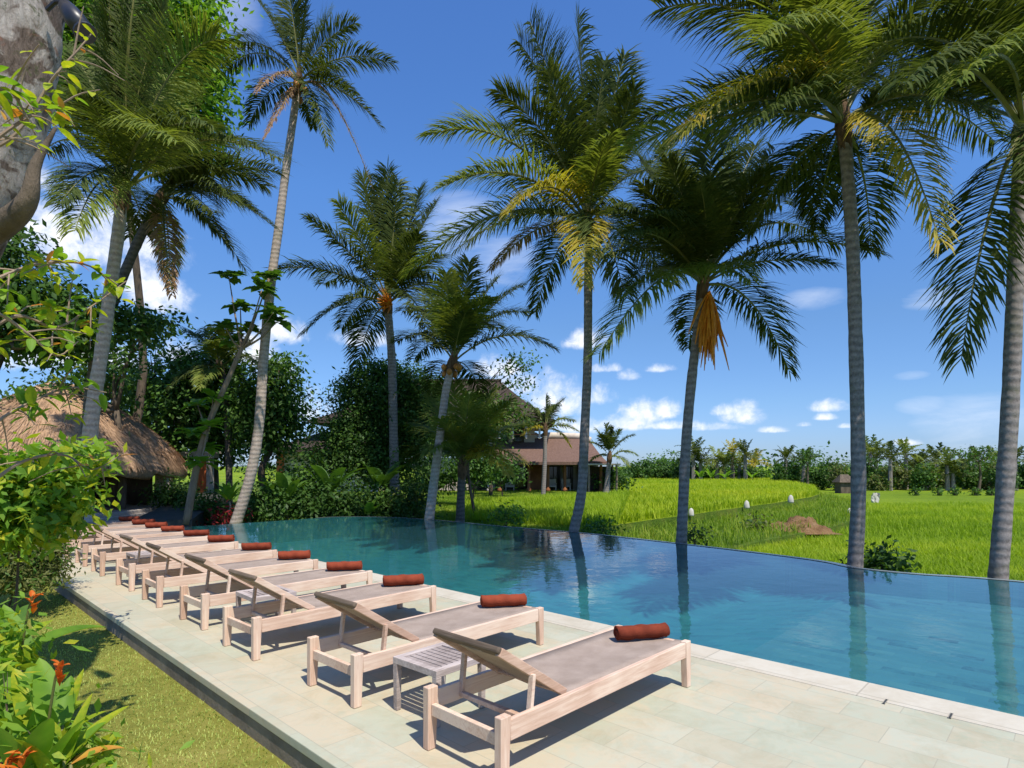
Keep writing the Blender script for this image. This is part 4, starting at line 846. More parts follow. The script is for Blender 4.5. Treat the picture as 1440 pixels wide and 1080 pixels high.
# thatched field hut among the far trees
p = np.array(foot(1187, 76, -1.8)); t = thing('field_hut', 'tiny brown field hut with a steep roof at the far tree line', 'hut', p)
m = MB(); m.box((-.8, -.7, 0), (.8, .7, 1.5)); m.build('wall', M['bark'], t)
m = MB(); m.add([(-1.1, -1.0, 1.4), (1.1, -1.0, 1.4), (1.1, 1.0, 1.4), (-1.1, 1.0, 1.4), (-.5, 0, 2.4), (.5, 0, 2.4)], [(0, 1, 5, 4), (1, 2, 5), (2, 3, 4, 5), (3, 0, 4), (0, 3, 2, 1)]); m.build('roof', M['bark'], t)
# the wood on the horizon reads as one mass
B = []
for i in range(90):
    x = -420+i*11+rng.uniform(-4, 4); B.append((x, 300+rng.uniform(-20, 20), -1.8+2.2, 8, 6, rng.uniform(3.0, 6.0)))
for i in range(70):
    x = 46+i*2.6+rng.uniform(-1, 1); B.append((x, 118+rng.uniform(-6, 6), .2, 3, 3, rng.uniform(2.4, 4.6)))
V, Fq, mi = leaf_cloud(B, 42000, .85, 9, 8, .4, .7); tag(np_obj('distant_wood', V, Fq, [M['leaf_dark'], M['leaf_mid']], mi), 'low distant wood along the horizon', 'wood', kind='stuff')

# ------------------------------------------------ foreground at the left frame edge
t = thing('old_tree', 'old grey brown tree trunk in the upper left corner, leaning out of frame', 'tree', foot(-150, 3.4, -.17), 0)
P = np.array([W(*q) for q in ((-150, 1100, 3.4), (-138, 800, 3.4), (-140, 560, 3.4), (-100, 390, 3.4), (-30, 250, 3.4), (18, 90, 3.4), (40, -120, 3.4))]); P[0][2] = -.2
rng = np.random.default_rng(2); Q = spline(P, 70); V, Fq = tube_np(Q, np.linspace(.245, .205, 70), 28)
c = np.repeat(Q, 28, 0); dv = V-c; ph = np.arctan2(dv[:, 1], dv[:, 0])
rad = 1+.05*np.sin(ph*3+Q.repeat(28, 0)[:, 2]*2)+.035*np.sin(ph*7-c[:, 2]*9)+.03*np.sin(c[:, 2]*23+ph*2)+rng.normal(0, .008, len(V)); V = c+dv*rad[:, None]
np_obj('trunk', V, Fq, [M['old_bark']], parent=t, smooth=True)
m = MB(); m.tube(spline([W(-50, 345, 3.4), W(10, 312, 3.3), W(40, 280, 3.25), W(50, 232, 3.25), W(78, 180, 3.3)], 16), np.linspace(.085, .008, 16), 8)
m.build('branch', M['bark'], t, origin=P[0]*0+np.array(t.location), smooth=True)
p = W(97, 12, 3.25); t = thing('spotlight', 'small black garden spotlight clamped to the old trunk, pointing down', 'spotlight', p)
m = MB(); a0, a1 = W(92, 8, 3.25), W(119, 45, 3.2); ax = nrm(a1-a0); m.tube([a0, a0+ax*.06, a0+ax*.1, a1], [.034, .046, .05, .052], 16); m.build('lamp_head', M['black_metal'], t, origin=p, smooth=True)
m = MB(); m.tube([a1, a1+ax*.012], [.056, .056], 16); m.build('rim', M['black_metal'], t, origin=p)
m = MB(); m.tube(spline([W(66, 14, 3.3), W(82, 2, 3.28), W(99, 16, 3.25)], 8), .012, 6); m.build('bracket', M['black_metal'], t, origin=p)
# sprays of yellow green leaves reaching in from the left
def spray(label, pts, d0, d1, nleaf, size, mats, seed, group='leafy sprays hanging in from the left', w=.42):
    rng = np.random.default_rng(seed); n = len(pts); P = np.array([W(x, y, d0+(d1-d0)*i/(n-1)) for i, (x, y) in enumerate(pts)])
    t = thing('leafy_branch', label, 'branch', P[0], 0, group); Q = spline(P, 24); m = MB(); m.tube(Q, np.linspace(.011, .003, 24), 6)
    L = []; tw = []
    for i in range(7):
        k = 5+i*2+int(rng.integers(0, 3)); e = Q[k]+nrm(rng.normal(0, 1, 3)+np.array([.3, 0, .1]))*rng.uniform(.12, .3); tw.append(spline([Q[k], (Q[k]+e)/2+UP*.02, e], 6)); m.tube(tw[-1], np.linspace(.005, .002, 6), 5)
    m.build('stem', M['bark_pale'], t, origin=P[0])
    for i in range(nleaf):
        c = Q[int(rng.integers(6, 24))] if rng.uniform() < .45 else tw[int(rng.integers(0, 7))][int(rng.integers(2, 6))]
        dr = nrm(rng.normal(0, 1, 3)*np.array([1, 1, .8])+np.array([.15, 0, -.25])); s = size*rng.uniform(.6, 1.25)
        L.append((big_leaf(c+dr*.01, c+dr*s, s*w, .12, 0, 6, .2, seed+i), rng.choice(len(mats), p=[.55, .38, .07][:len(mats)]/np.sum([.55, .38, .07][:len(mats)]))))
    k = 0; Vs, Fs, ms = [], [], []
    for (V, Fq), mm in L: Vs.append(V); Fs.append(Fq+k); ms += [mm]*len(Fq); k += len(V)
    np_obj('leaves', np.concatenate(Vs), np.concatenate(Fs), [M[x] for x in mats], ms, t)
lm = ['leaf_lime', 'leaf_bright', 'leaf_orange']
spray('lime leaf spray crossing the old trunk at mid height', [(-60, 260), (-10, 200), (40, 165), (75, 150), (105, 178)], 2.6, 2.9, 44, .09, lm, 801)
spray('thin twig with a few leaves rising from the trunk to the spotlight', [(-40, 220), (20, 190), (75, 110), (110, 70), (128, 48)], 2.9, 3.1, 16, .085, lm, 802)
spray('yellow leaf spray below the old trunk, left of the leaning palm', [(-60, 420), (0, 390), (60, 370), (120, 372), (165, 400)], 2.7, 3.2, 75, .085, lm, 803)
spray('yellow and green leaf spray touching the left palm trunk', [(-60, 500), (20, 445), (80, 460), (130, 430), (178, 395)], 2.9, 3.4, 80, .085, lm, 804)
spray('sparse lime spray over the dark leaves at far left', [(-60, 470), (-10, 440), (40, 470), (80, 500), (110, 480)], 2.6, 3.0, 60, .08, lm, 805)
spray('leaf spray hanging over the thatched roof', [(-60, 640), (0, 590), (55, 560), (100, 545), (150, 552)], 3.0, 3.6, 50, .11, ['leaf_bright', 'leaf_lime'], 806)
spray('lime leaf spray hanging before the hut eaves', [(-40, 700), (30, 650), (90, 640), (130, 660), (170, 640)], 3.2, 3.9, 44, .10, lm, 807)
spray('highest leaf spray with yellow leaves at the left frame edge', [(-60, 120), (-20, 130), (10, 125), (30, 150), (50, 190)], 2.4, 2.6, 18, .11, lm, 808)
# bush and hedge
def bush(name, label, blobs, base, n, size, mats, seed, asp=.42, r=.011, fill=.55): return tree(name, label, 'bush', base, blobs, n, size, mats, r, group='bushes at the left of the lawn', seed=seed, trunkname='stem', crownname='foliage', fill=fill, asp=asp, cl=7, spread=size*1.2)
bush('bush', 'bright yellow green leafy bush covering the left edge below the thatched roof', [bl(-10, 668, 5.2, 50, 30), bl(50, 680, 5.3, 34, 26), bl(88, 668, 5.5, 26, 22), bl(25, 715, 5.2, 55, 28), bl(95, 700, 5.5, 24, 20), bl(-30, 700, 5.2, 60, 45), bl(70, 735, 5.4, 34, 22), bl(0, 750, 5.2, 50, 24), bl(112, 640, 5.6, 12, 9), bl(104, 645, 5.6, 24, 26), bl(60, 725, 5.5, 30, 16)], foot(10, 5.3, -.17), 5200, .12, ['leaf_bright', 'leaf_lime'], 821)
bush('hedge_bush', 'olive brown hedge bush at the far left end of the lawn', [bl(30, 785, 7.6, 55, 45), bl(-30, 785, 7.5, 60, 52), bl(58, 745, 8.0, 36, 42), bl(10, 735, 7.8, 55, 45), bl(70, 790, 7.9, 22, 34), bl(-20, 700, 7.8, 50, 50), bl(40, 815, 7.4, 45, 18)], foot(10, 7.6, -.17), 20000, .075, ['leaf_olive', 'leaf_mid'], 822, .35)
# heliconias in the lower left corner
def heliconia(label, px, py, d, leaves, flowers, seed, mats):
    b = np.array(foot(px, d, -.17)); t = thing('heliconia_plant', label, 'plant', b, 0, 'heliconias at the near edge of the lawn'); rng = np.random.default_rng(seed)
    for i, (x0, y0, x1, y1, w, arch, dd, mt) in enumerate(leaves):
        s, e = W(x0, y0, d), W(x1, y1, d+dd); V, Fq = big_leaf(s, e, w, arch, 0, 14, .3, seed+i, lambda u: np.sin(np.clip(u, 0, 1)**.65*PI)**.6); np_obj('leaf', V, Fq, [M[mt]], parent=t, smooth=True)
        m = MB(); m.tube(spline([b+np.array([rng.normal(0, .05), rng.normal(0, .05), 0]), (b+s)/2+UP*.02, s], 8), np.linspace(.012, .006, 8), 6); m.build('stem', M['rachis'], t, origin=b, smooth=True)
    for i, (x, y) in enumerate(flowers):
        c = W(x, y, d-.1); L = []
        for k in range(9):
            a = rng.uniform(-1.2, 1.2); dr = nrm(np.array([math.sin(a)*1.1, rng.normal(0, .5), .1+.6*math.cos(a)*rng.uniform(-.2, 1)])); L.append(big_leaf(c-UP*.02*k*.5, c+dr*rng.uniform(.03, .065)-UP*.008*k, .022, .12, 0, 6, .4, seed+k))
        V, Fq = join(L); np_obj('flower', V, Fq, [M['petal']], parent=t)
        m = MB(); m.tube(spline([b+np.array([rng.normal(0, .04), 0, 0]), b*.45+c*.55+np.array([-.07, .03, -.03]), c*.9+b*.1+np.array([-.03, .01, .0]), c], 10), np.linspace(.007, .0035, 10), 6); m.build('flower_stem', M['rachis'], t, origin=b)
heliconia('heliconia with a long pointed leaf and one orange flower low against the lawn', 20, 1000, 2.75, [(25, 925, 150, 882, .13, .2, .3, 'leaf_bright'), (40, 960, 5, 850, .12, .05, .1, 'leaf_bright'), (25, 950, -40, 840, .14, .1, 0, 'leaf_mid'), (30, 940, 0, 880, .12, .2, .2, 'leaf_bright'), (-20, 960, 60, 905, .1, .2, .2, 'leaf_bright'), (-30, 930, 30, 870, .12, .15, .3, 'leaf_mid'), (0, 930, 40, 850, .1, .1, .4, 'leaf_mid')], [(46, 838)], 841, None)
heliconia('heliconia with a red flower head in the middle of the corner planting', 70, 1060, 2.3, [(80, 1040, 55, 925, .11, .06, .1, 'leaf_bright'), (88, 1020, 100, 950, .07, .05, .1, 'leaf_bright'), (50, 1040, 20, 940, .09, .1, .1, 'leaf_lime'), (60, 1040, 120, 985, .09, .2, .2, 'leaf_lime'), (70, 1050, 160, 1030, .1, .2, .2, 'leaf_bright'), (30, 1060, -30, 960, .12, .1, .1, 'leaf_mid'), (60, 1060, 60, 990, .1, .1, -.1, 'leaf_bright'), (40, 1070, 0, 1000, .12, .1, -.1, 'leaf_bright'), (30, 1060, 45, 930, .08, .02, .15, 'leaf_bright'), (20, 1030, -10, 930, .11, .05, .2, 'leaf_bright'), (75, 1050, 150, 1000, .06, .15, .1, 'leaf_lime'), (85, 1045, 118, 940, .05, .08, .1, 'leaf_lime')], [(84, 935)], 842, None)
heliconia('low heliconia with yellow tinged leaves at the bottom of the frame', 90, 1130, 2.1, [(90, 1070, 182, 992, .06, .12, .2, 'leaf_lime'), (100, 1075, 175, 1052, .06, .2, .1, 'leaf_orange'), (80, 1090, 150, 1015, .09, .15, .1, 'leaf_bright'), (60, 1100, 120, 1010, .1, .1, 0, 'leaf_bright'), (40, 1100, 70, 1010, .1, .1, -.1, 'leaf_bright'), (30, 1110, -10, 1020, .12, .1, -.1, 'leaf_bright'), (70, 1110, 20, 1040, .12, .2, -.1, 'leaf_lime'), (100, 1110, 160, 1068, .08, .2, 0, 'leaf_bright'), (90, 1080, 130, 975, .05, .1, .1, 'leaf_lime')], [(12, 1068), (30, 1060)], 843, None)
tree('leafy_plant', 'mass of small yellow green leaves filling the bottom left corner', 'plant', foot(-10, 2.2, -.17), [bl(10, 1010, 2.3, 60, 60), bl(60, 1060, 2.2, 60, 40), bl(-30, 930, 2.5, 45, 60), bl(120, 1070, 2.2, 45, 22), bl(-15, 890, 2.6, 30, 40)], 1200, .075, ['leaf_bright', 'leaf_lime'], .015, group='heliconias at the near edge of the lawn', seed=845, cl=6, asp=.35, trunkname='stem', crownname='foliage', spread=.08, fill=.6)
# ================================================================ thatched hut
hc = np.array([-16.4, 21.6, 0.0]); t = thing('thatched_hut', 'open sided hut with a shaggy thatched roof at the far end of the lounger row', 'hut', hc)
m = MB(); nr, na = 22, 72; Rx, Ry, Ht = 3.5, 3.3, 2.92
V = []; rng = np.random.default_rng(6)
for k in range(nr+1):
    u = k/nr
    for i in range(na):
        a = 2*PI*i/na; ca, sa = math.cos(a), math.sin(a); q = 4.5; sq = (abs(ca)**q+abs(sa)**q)**(-1/q)
        sh = u**.92; r = .10+.90*sh; z = Ht*(1-.80*u-.2*u**4)
        V.append((Rx*sq*ca*r*(1 if u > .02 else .9), Ry*sq*sa*r, 1.76+z+rng.normal(0, .015)+(.08*abs(math.sin(i*2.3))*-1 if k == nr else 0)))
for k in range(1, 6):                                    # drip edge hanging down, then the underside
    for i in range(na):
        a = 2*PI*i/na; ca, sa = math.cos(a), math.sin(a); sq = (abs(ca)**4.5+abs(sa)**4.5)**(-1/4.5)
        f = [1.005, .985, .93, .6, .05][k-1]; dz = [-.28-.10*abs(math.sin(i*1.7))-.08*abs(math.sin(i*4.1)), -.40-.16*abs(math.sin(i*2.9)), -.22, .7, 2.3][k-1]
        V.append((Rx*sq*ca*f, Ry*sq*sa*f, 1.76+dz+rng.normal(0, .015)))
R = nr+6; Fq = [(k*na+i, k*na+(i+1) % na, (k+1)*na+(i+1) % na, (k+1)*na+i) for k in range(R-1) for i in range(na)]; Fq.append(tuple(range(na))[::-1])
m.add(V, Fq); roof = m.build('thatched_roof', M['thatch'], t, smooth=True)
# shaggy straw along the eave and over the slope
n = 9000; a = rng.uniform(0, 2*PI, n); u = np.where(rng.uniform(0, 1, n) < .45, rng.uniform(.9, 1.0, n), rng.uniform(.05, .98, n)**.7); ca, sa = np.cos(a), np.sin(a); sq = (np.abs(ca)**4.5+np.abs(sa)**4.5)**(-1/4.5)
r = .10+.90*u**.92; z = 1.76+Ht*(1-.80*u-.2*u**4); P = np.stack([Rx*sq*ca*r, Ry*sq*sa*r, z], 1)
o = nrm(np.stack([ca, sa, 0*a], 1)); sl = nrm(o*1.0+np.array([0, 0, -.85])*(1+1.5*(u > .9))[:, None]); sd = nrm(np.stack([-sa, ca, 0*a], 1)+rng.normal(0, .2, (n, 3)))
L = (rng.uniform(.25, .5, n)*(1+.3*(u > .92)))[:, None]; nn = nrm(np.cross(sd, sl)); nn = np.where(nn[:, 2:3] < 0, -nn, nn)
A = P-sl*L*.3; E = P+sl*L*.7+nn*.05; w = .016
V = np.stack([A-sd*w, A+sd*w, E+sd*w*.4, E-sd*w*.4], 1).reshape(-1, 3); k = np.arange(n)*4
np_obj('straw_fringe', V, np.stack([k, k+1, k+2, k+3], 1), [M['thatch']], parent=t, origin=(0, 0, 0))
for x, y in ((2.35, -2.2), (-2.35, -2.2), (2.35, 2.2), (-2.35, 2.2)):
    m = MB(); m.lathe([(.42, .16), (.40, .26), (.26, .5), (.20, .9), (.185, 2.3)], 16, (x, y, 0)); m.build('column', M['concrete'], t, smooth=True)
m = MB(); m.box((-3.3, -3.0, -.5), (3.3, 3.0, .16)); m.box((-3.45, -3.15, -.5), (3.45, 3.15, .04)); m.build('plinth', M['concrete'], t, bevel=.03)
m = MB(); m.box((-2.6, 2.0, .163), (2.0, 2.25, 1.9)); m.build('back_wall', M['wood_dark'], t)
m = MB(); m.box((-2.0, -.4, .16), (1.0, 1.6, .55)); m.box((-1.95, -.35, .553), (.95, 1.55, .72)); m.build('day_bed', M['wood_dark'], t, bevel=.02)
# dark stone ramp up to the gate
a, b, c, e = G(178, 724, .06), G(262, 708, .06), G(236, 698, .35), G(206, 702, .35)
m = MB(); q0, q1 = np.array([-10.9, 18.3]), np.array([-13.4, 26.4]); dr = (q1-q0)/np.linalg.norm(q1-q0); sd = np.array([dr[1], -dr[0]])
lo = [q0-sd*.75, q0+sd*.95, q1+sd*.75, q1-sd*.75]
m.add([(*p, -.4) for p in lo]+[(*lo[0], .02), (*lo[1], .02), (*lo[2], .5), (*lo[3], .5)], [(0, 3, 2, 1), (4, 5, 6, 7), (0, 1, 5, 4), (1, 2, 6, 5), (2, 3, 7, 6), (3, 0, 4, 7)])
tag(m.build('stone_ramp', M['stone_dark']), 'dark stone ramp leading from the deck to the orange gate', 'ramp')
# gate with two orange posts and a pale lintel
p = np.array(foot(262, 27, .45)); t = thing('garden_gate', 'orange walled garden gateway with pale posts and lintel behind the ramp', 'gate', p)
for x in (-.98, .82):
    m = MB(); m.box((x-.30, -.12, -.9), (x+.16, .2, 1.55)); m.build('orange_pier', M['orange_wall'], t, bevel=.01)
    m = MB(); m.box((x+.163, -.16, -.9), (x+.32, .24, 1.6)); m.build('post', M['concrete'], t, bevel=.01)
m = MB(); m.box((-1.4, -.2, 1.604), (1.35, .28, 1.8)); m.box((-1.5, -.26, 1.803), (1.45, .34, 1.9)); m.build('lintel', M['concrete'], t, bevel=.01)
# ================================================================ the house beyond the lawn
D = 50.0; Z0 = -.35; S = D/F
hp = np.array(foot(690, D, Z0)); t = thing('house', 'two storey house with brown hipped roofs and a shaded porch beyond the lawn', 'house', hp)
def X(px): return (px-690)*S
def hip(x0, x1, y0, y1, ze, zr, rx0, rx1, th=.22, sag=.0):
    m = MB(); yr = (y0+y1)/2
    V = [(x0, y0, ze), (x1, y0, ze), (x1, y1, ze), (x0, y1, ze), (rx0, yr, zr), (rx1, yr, zr)]
    n = 6; top = []                                       # the slopes sweep out a little towards the eaves
    rings = []
    for k in range(n+1):
        u = k/n; z = ze+(zr-ze)*(u**1.18); f = u
        rings.append([(x0+(rx0-x0)*f, y0+(yr-y0)*f, z), (x1+(rx1-x1)*f, y0+(yr-y0)*f, z), (x1+(rx1-x1)*f, y1+(yr-y1)*f, z), (x0+(rx0-x0)*f, y1+(yr-y1)*f, z)])
    VV = [v for r in rings for v in r]; Fq = [(k*4+i, k*4+(i+1) % 4, (k+1)*4+(i+1) % 4, (k+1)*4+i) for k in range(n) for i in range(4)]
    k = len(VV); VV += [(x, y, z-th) for x, y, z in rings[0]]; Fq += [(i, k+i, k+(i+1) % 4, (i+1) % 4) for i in range(4)]; Fq.append((k, k+3, k+2, k+1)); m.add(VV, Fq); return m
zz = lambda py: CAMH-(py-HY)*S-Z0                          # height over the house floor of a pixel row
r = hip(X(446), X(778), -2.5, 9, zz(594), zz(528), X(570), X(702)).build('roof', M['shingle'], t)
m = MB(); m.tube([(X(568), 3.25, zz(528)+.02), (X(704), 3.25, zz(528)+.02)], .16, 8); m.build('ridge_cap', M['shingle'], r)
r = hip(X(400), X(560), -4.5, 6, zz(634), zz(606), X(450), X(520)).build('roof', M['shingle'], t)
r = hip(X(682), X(842), -4.6, 6.5, zz(650), zz(615), X(700), X(829)).build('roof', M['shingle_red'], t)
m = MB(); P = [(X(x), .95-.75*0, zz(617.5)+.0) for x in (700, 712, 740, 770, 800, 816, 828)]; P = [(X(697), .95, zz(619)), (X(704), .95, zz(614)), (X(740), .95, zz(612)), (X(780), .95, zz(612)), (X(818), .95, zz(613.5)), (X(832), .95, zz(619))]
m.tube(spline(P, 20), .30, 10); m.build('ridge_cap', M['ridge'], r, smooth=True)
# upper floor: plaster wall behind a shaded veranda
m = MB(); m.box((X(470), 0, zz(640)), (X(752), 7, zz(596))); m.build('wall', M['plaster'], t)
for x0, x1 in ((700, 715), (722, 737), (600, 625), (640, 665)):
    m = MB(); m.box((X(x0), -.08, zz(622)), (X(x1), -.004, zz(600))); w = m.build('window', M['wood_dark'], t); m = MB(); m.box((X(x0+1.5), -.1, zz(620.5)), (X(x1-1.5), -.083, zz(601.5))); m.build('pane', M['glass'], w)
for x in (702, 720, 738, 756): m = MB(); m.box((X(x), -1.9, zz(618)), (X(x)+.16, -1.74, zz(598))); m.build('post', M['white'], t)
m = MB(); m.box((X(700), -1.88, zz(607)), (X(758), -1.78, zz(606))); m.box((X(700), -1.88, zz(613)), (X(758), -1.78, zz(612))); m.build('railing', M['wood_red'], t)
# ground floor: back wall, timber panel, dark openings, posts
m = MB(); m.box((X(600), 0, -.1), (X(842), 6.2, zz(645))); m.build('wall', M['plaster'], t)
m = MB(); m.box((X(744), -1.6, 0), (X(764), -.003, zz(652))); m.build('timber_panel', M['wood_red'], t)
for x0, x1 in ((696, 742), (768, 788), (792, 806), (640, 690), (812, 836)):
    m = MB(); m.box((X(x0), -.1, 0.05), (X(x1), -.004, zz(655))); w = m.build('door', M['wood_dark'], t)
    n = 3 if x1-x0 > 30 else 2; wd = (x1-x0-2)/n
    for q in range(n): m = MB(); m.box((X(x0+1+q*wd+.6), -.125, .12), (X(x0+1+(q+1)*wd-.6), -.103, zz(656.5))); m.build('pane', M['glass'], w)
for x in (690, 704, 742, 767, 789, 808, 836): m = MB(); m.lathe([(.2, 0), (.18, .25), (.12, .3), (.11, 2.15), (.16, 2.25), (.16, 2.4)], 10, (X(x), -3.6, 0)); m.build('column', M['wood_red' if x != 690 else 'concrete'], t, smooth=True)
m = MB(); m.box((X(596), -4.4, -.6), (X(846), 6.6, .0)); m.build('floor_slab', M['stone'], t)
# left wing
m = MB(); m.box((X(416), -2.6, -.1), (X(545), 4.5, zz(632))); m.build('wall', M['ridge'], t)
m = MB(); m.box((X(408), -2.9, -.1), (X(416)-.004, -2.3, zz(632))); m.build('orange_pier', M['orange_wall'], t)
# garden pavilion right of the house: flat pale roof on posts
p = np.array(foot(846, 46, Z0)); t = thing('garden_shelter', 'small flat roofed shelter on posts against the right end of the house', 'shelter', p)
m = MB(); m.box((-1.3, -1, 2.1), (1.3, 1.2, 2.22)); m.build('roof', M['ridge'], t, bevel=.02)
for x, y in ((-1.1, -.8), (1.0, -.8), (-1.1, 1.0), (1.0, 1.0)): m = MB(); m.tube([(x, y, 0), (x+.03, y, 1.1), (x, y, 2.1)], .08, 8); m.build('post', M['bark_pale'], t)
m = MB(); m.box((-1.1, 1.1, 0), (1.0, 1.16, 2.0)); m.build('back_wall', M['wood_dark'], t)
# porch chairs
def chair(px, d, lab, first=[None]):
    p = np.array(foot(px, d, Z0+.002))
    if first[0] is None:
        t = thing('porch_chair', lab, 'chair', p, 0, 'pale chairs on the house porch'); first[0] = t
        m = MB(); m.box((-.36, -.34, .36), (.36, .34, .48)); m.build('seat', M['plaster'], t, bevel=.02)
        m = MB(); m.box((-.36, .26, .483), (.36, .36, .98)); m.build('backrest', M['plaster'], t, bevel=.02)
        for x in (-.36, .29): m = MB(); m.box((x, -.34, .60), (x+.07, .257, .66)); m.box((x+.01, -.33, .483), (x+.06, -.27, .598)); m.build('armrest', M['plaster'], t)
        for x in (-.35, .28):
            for y in (-.33, .26): m = MB(); m.box((x, y, 0), (x+.07, y+.07, .358)); m.build('leg', M['plaster'], t)
    else: t = copy_tree(first[0]); t.location = p; t['label'] = lab
for px, d, lab in ((776, 47.6, 'pale porch chair left of the pair by the dark doors'), (796, 47.6, 'pale porch chair right of the pair by the dark doors'), (717, 47.4, 'pale porch chair standing alone before the glazed doors'), (652, 47.2, 'pale chair on the shaded side, right of two under the young palm'), (636, 47.2, 'pale chair on the shaded side, left of two under the young palm')): chair(px, d, lab)
# ================================================================ sky, sun, camera
sc = bpy.context.scene
SUN_EL = math.radians(59); sv = np.array([.53, -.85, 0]); sv = sv/np.linalg.norm(sv)
sv = np.array([sv[0]*math.cos(SUN_EL), sv[1]*math.cos(SUN_EL), math.sin(SUN_EL)])
ld = bpy.data.lights.new('Sun', 'SUN'); ld.energy = 3.7; ld.angle = math.radians(.53); ld.color = (1, .94, .84)
lo = bpy.data.objects.new('Sun', ld); C.objects.link(lo); lo.rotation_euler = Vector(sv).to_track_quat('Z', 'Y').to_euler(); lo.location = (20, -20, 40)
wd = bpy.data.worlds.new('World'); sc.world = wd; wd.use_nodes = True; nt = wd.node_tree; nt.nodes.clear()
out = nt.nodes.new('ShaderNodeOutputWorld'); bg = N(nt, 'Background', Strength=.128)
sky = nt.nodes.new('ShaderNodeTexSky'); sky.sky_type = 'NISHITA'; sky.sun_disc = False; sky.sun_elevation = SUN_EL; sky.sun_rotation = math.atan2(sv[0], sv[1])
sky.air_density = 1.0; sky.dust_density = .1; sky.ozone_density = 3.0; sky.altitude = 100
hs = N(nt, 'HueSaturation', Saturation=1.22, Value=.92); nt.links.new(sky.outputs[0], hs.inputs['Color'])
tint = None
tc = N(nt, 'TexCoord').outputs['Generated']; sp = N(nt, 'SeparateXYZ'); nt.links.new(tc, sp.inputs[0])
az = mathn(nt, 'ARCTAN2', sp.outputs[0], sp.outputs[1]); el = mathn(nt, 'ARCSINE', sp.outputs[2])
cb = N(nt, 'CombineXYZ'); nt.links.new(az, cb.inputs[0]); nt.links.new(el, cb.inputs[1])
n1 = mathn(nt, 'ADD', mathn(nt, 'MULTIPLY', noise(nt, 14, 6, .6, tc, .3), .5), mathn(nt, 'MULTIPLY', noise(nt, 42, 7, .65, tc, .3), .5)); n2 = noise(nt, 5, 3, .5, tc)
st = N(nt, 'Mapping'); st.inputs['Scale'].default_value = (1, 1, 4.5); nt.links.new(tc, st.inputs[0]); n3 = noise(nt, 7, 7, .65, st.outputs[0], .6)
def blob(px, py, w, h, flat=1.0):
    x = (px-HX)/F; z = (HY-py)/F; a = math.atan2(x, 1); e = math.atan2(z, math.hypot(x, 1)); r = math.hypot(x, 1)
    sa = w/F/(r*r); se = h/F/r
    s = N(nt, 'VectorMath', operation='SUBTRACT'); nt.links.new(cb.outputs[0], s.inputs[0]); s.inputs[1].default_value = (a, e, 0)
    m = N(nt, 'VectorMath', operation='MULTIPLY'); nt.links.new(s.outputs[0], m.inputs[0]); m.inputs[1].default_value = (1/sa, 1/se, 0)
    if flat > 1:
        q = N(nt, 'SeparateXYZ'); nt.links.new(m.outputs[0], q.inputs[0]); y = mathn(nt, 'MAXIMUM', q.outputs[1], mathn(nt, 'MULTIPLY', q.outputs[1], -flat))
        c2 = N(nt, 'CombineXYZ'); nt.links.new(q.outputs[0], c2.inputs[0]); nt.links.new(y, c2.inputs[1]); v = c2.outputs[0]
    else: v = m.outputs[0]
    d = N(nt, 'VectorMath', operation='DOT_PRODUCT'); nt.links.new(v, d.inputs[0]); nt.links.new(v, d.inputs[1])
    return mathn(nt, 'SUBTRACT', 1.0, d.outputs['Value'])
cum = [(110, 340, 140, 75), (60, 300, 90, 60), (225, 425, 55, 34), (190, 400, 50, 40), (130, 505, 110, 32), (30, 500, 70, 50), (398, 470, 42, 32), (424, 578, 60, 40), (390, 525, 40, 28), (350, 500, 50, 40), (250, 500, 45, 25), (505, 480, 45, 20), (720, 548, 55, 24), (783, 570, 58, 42), (840, 560, 30, 26), (900, 586, 36, 28), (935, 580, 22, 22), (860, 600, 60, 14), (960, 600, 70, 9), (1040, 588, 34, 24), (1020, 580, 24, 14), (1092, 606, 26, 7), (886, 530, 20, 14), (924, 520, 28, 10), (1166, 574, 30, 14), (740, 592, 60, 26), (820, 602, 50, 18), (700, 522, 42, 24), (1000, 602, 44, 10), (880, 596, 44, 16), (1160, 588, 18, 8), (1190, 600, 12, 6), (1130, 598, 14, 6), (1275, 624, 26, 7), (825, 482, 34, 22), (850, 520, 30, 10)]
cum += [(1700, 560, 200, 50), (2300, 480, 300, 90), (-300, 420, 300, 120)]
wis = [(650, 292, 70, 30), (705, 365, 75, 50), (640, 330, 80, 50), (1145, 420, 70, 22), (1315, 418, 70, 22), (1280, 528, 40, 10), (1370, 590, 130, 60), (1300, 570, 60, 20), (320, 20, 70, 60), (290, 60, 40, 40)]
def chain(L, flat):
    o = None
    for b in L:
        e = blob(*b, flat); o = e if o is None else mathn(nt, 'MAXIMUM', o, e)
    return o
c1 = mathn(nt, 'ADD', mathn(nt, 'MAXIMUM', chain(cum, 2.4), -1.2), mathn(nt, 'MULTIPLY', mathn(nt, 'SUBTRACT', n1, .44), 5.2))
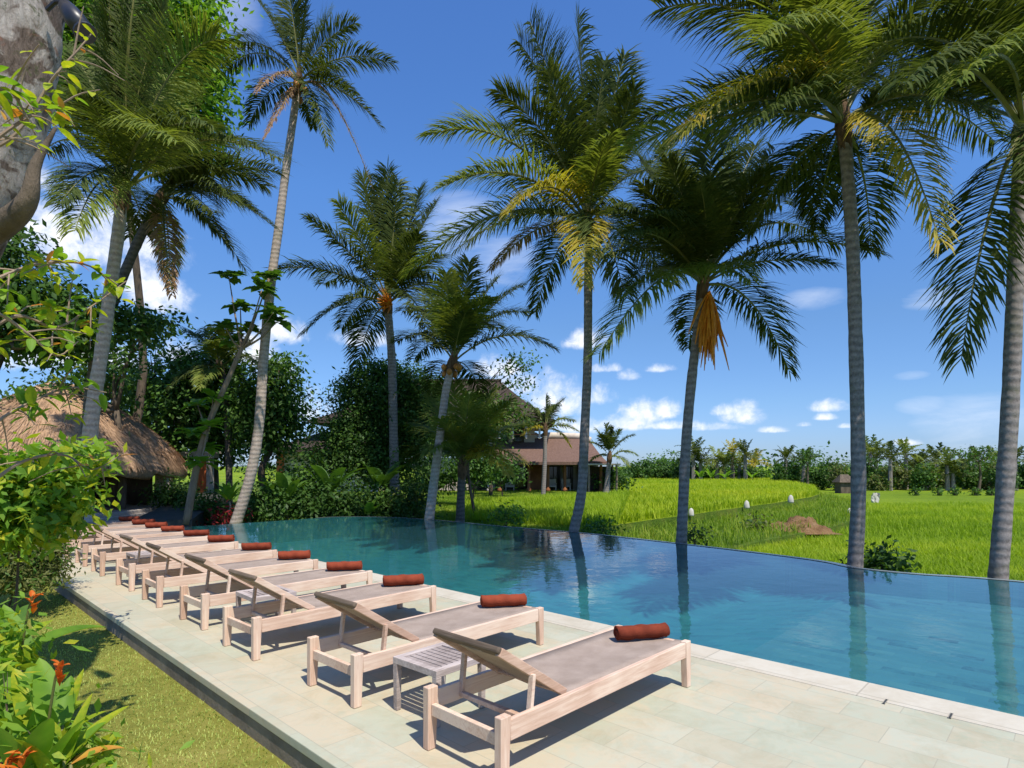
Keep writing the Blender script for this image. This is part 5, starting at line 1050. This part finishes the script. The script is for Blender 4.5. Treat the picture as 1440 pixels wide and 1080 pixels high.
f1 = N(nt, 'MapRange', interpolation_type='SMOOTHSTEP'); nt.links.new(c1, f1.inputs[0]); f1.inputs[1].default_value = .0; f1.inputs[2].default_value = 2.1
w1 = mathn(nt, 'MULTIPLY', mathn(nt, 'MAXIMUM', chain(wis, 1.0), 0.0), mathn(nt, 'MULTIPLY', n3, 1.0)); w1 = mathn(nt, 'MINIMUM', mathn(nt, 'MULTIPLY', mathn(nt, 'SUBTRACT', w1, .22), .85), .4); w1 = mathn(nt, 'MAXIMUM', w1, 0.0)
shade = N(nt, 'MapRange'); nt.links.new(mathn(nt, 'ADD', c1, mathn(nt, 'MULTIPLY', n2, .6)), shade.inputs[0]); shade.inputs[1].default_value = .4; shade.inputs[2].default_value = 2.2
cc = mixc(nt, shade.outputs[0], (4.2, 4.8, 5.9), (6.6, 6.5, 6.4))
tint = ramp(nt, el, [(0.0, (.30, .42, .80)), (.10, (.50, .58, .78)), (.22, (.72, .72, .82)), (.42, (.98, .98, 1.12)), (.7, (1.1, 1.02, 1.2))])
skc = mixc(nt, 1.0, hs.outputs[0], tint, 'MULTIPLY')
col = mixc(nt, w1, skc, (5.2, 5.6, 6.3)); col = mixc(nt, f1.outputs[0], col, cc)
nt.links.new(col, bg.inputs[0]); nt.links.new(bg.outputs[0], out.inputs[0])
cd = bpy.data.cameras.new('Camera'); cam = bpy.data.objects.new('Camera', cd); C.objects.link(cam); sc.camera = cam
cd.sensor_width = 36; cd.lens = 36*F/1440; cd.shift_y = (HY-540)/1440; cd.clip_start = .05; cd.clip_end = 6000
cam.location = (0, 0, CAMH); cam.rotation_euler = (PI/2, 0, 0)
sc.view_settings.view_transform = 'Standard'; sc.view_settings.look = 'None'; sc.view_settings.exposure = 0.6; sc.view_settings.gamma = 1
sc.cycles.use_denoising = True; sc.cycles.max_bounces = 8; sc.cycles.diffuse_bounces = 5; sc.cycles.glossy_bounces = 3; sc.cycles.transmission_bounces = 4; sc.cycles.transparent_max_bounces = 12
sc.cycles.caustics_reflective = False; sc.cycles.caustics_refractive = False; sc.cycles.sample_clamp_indirect = 6
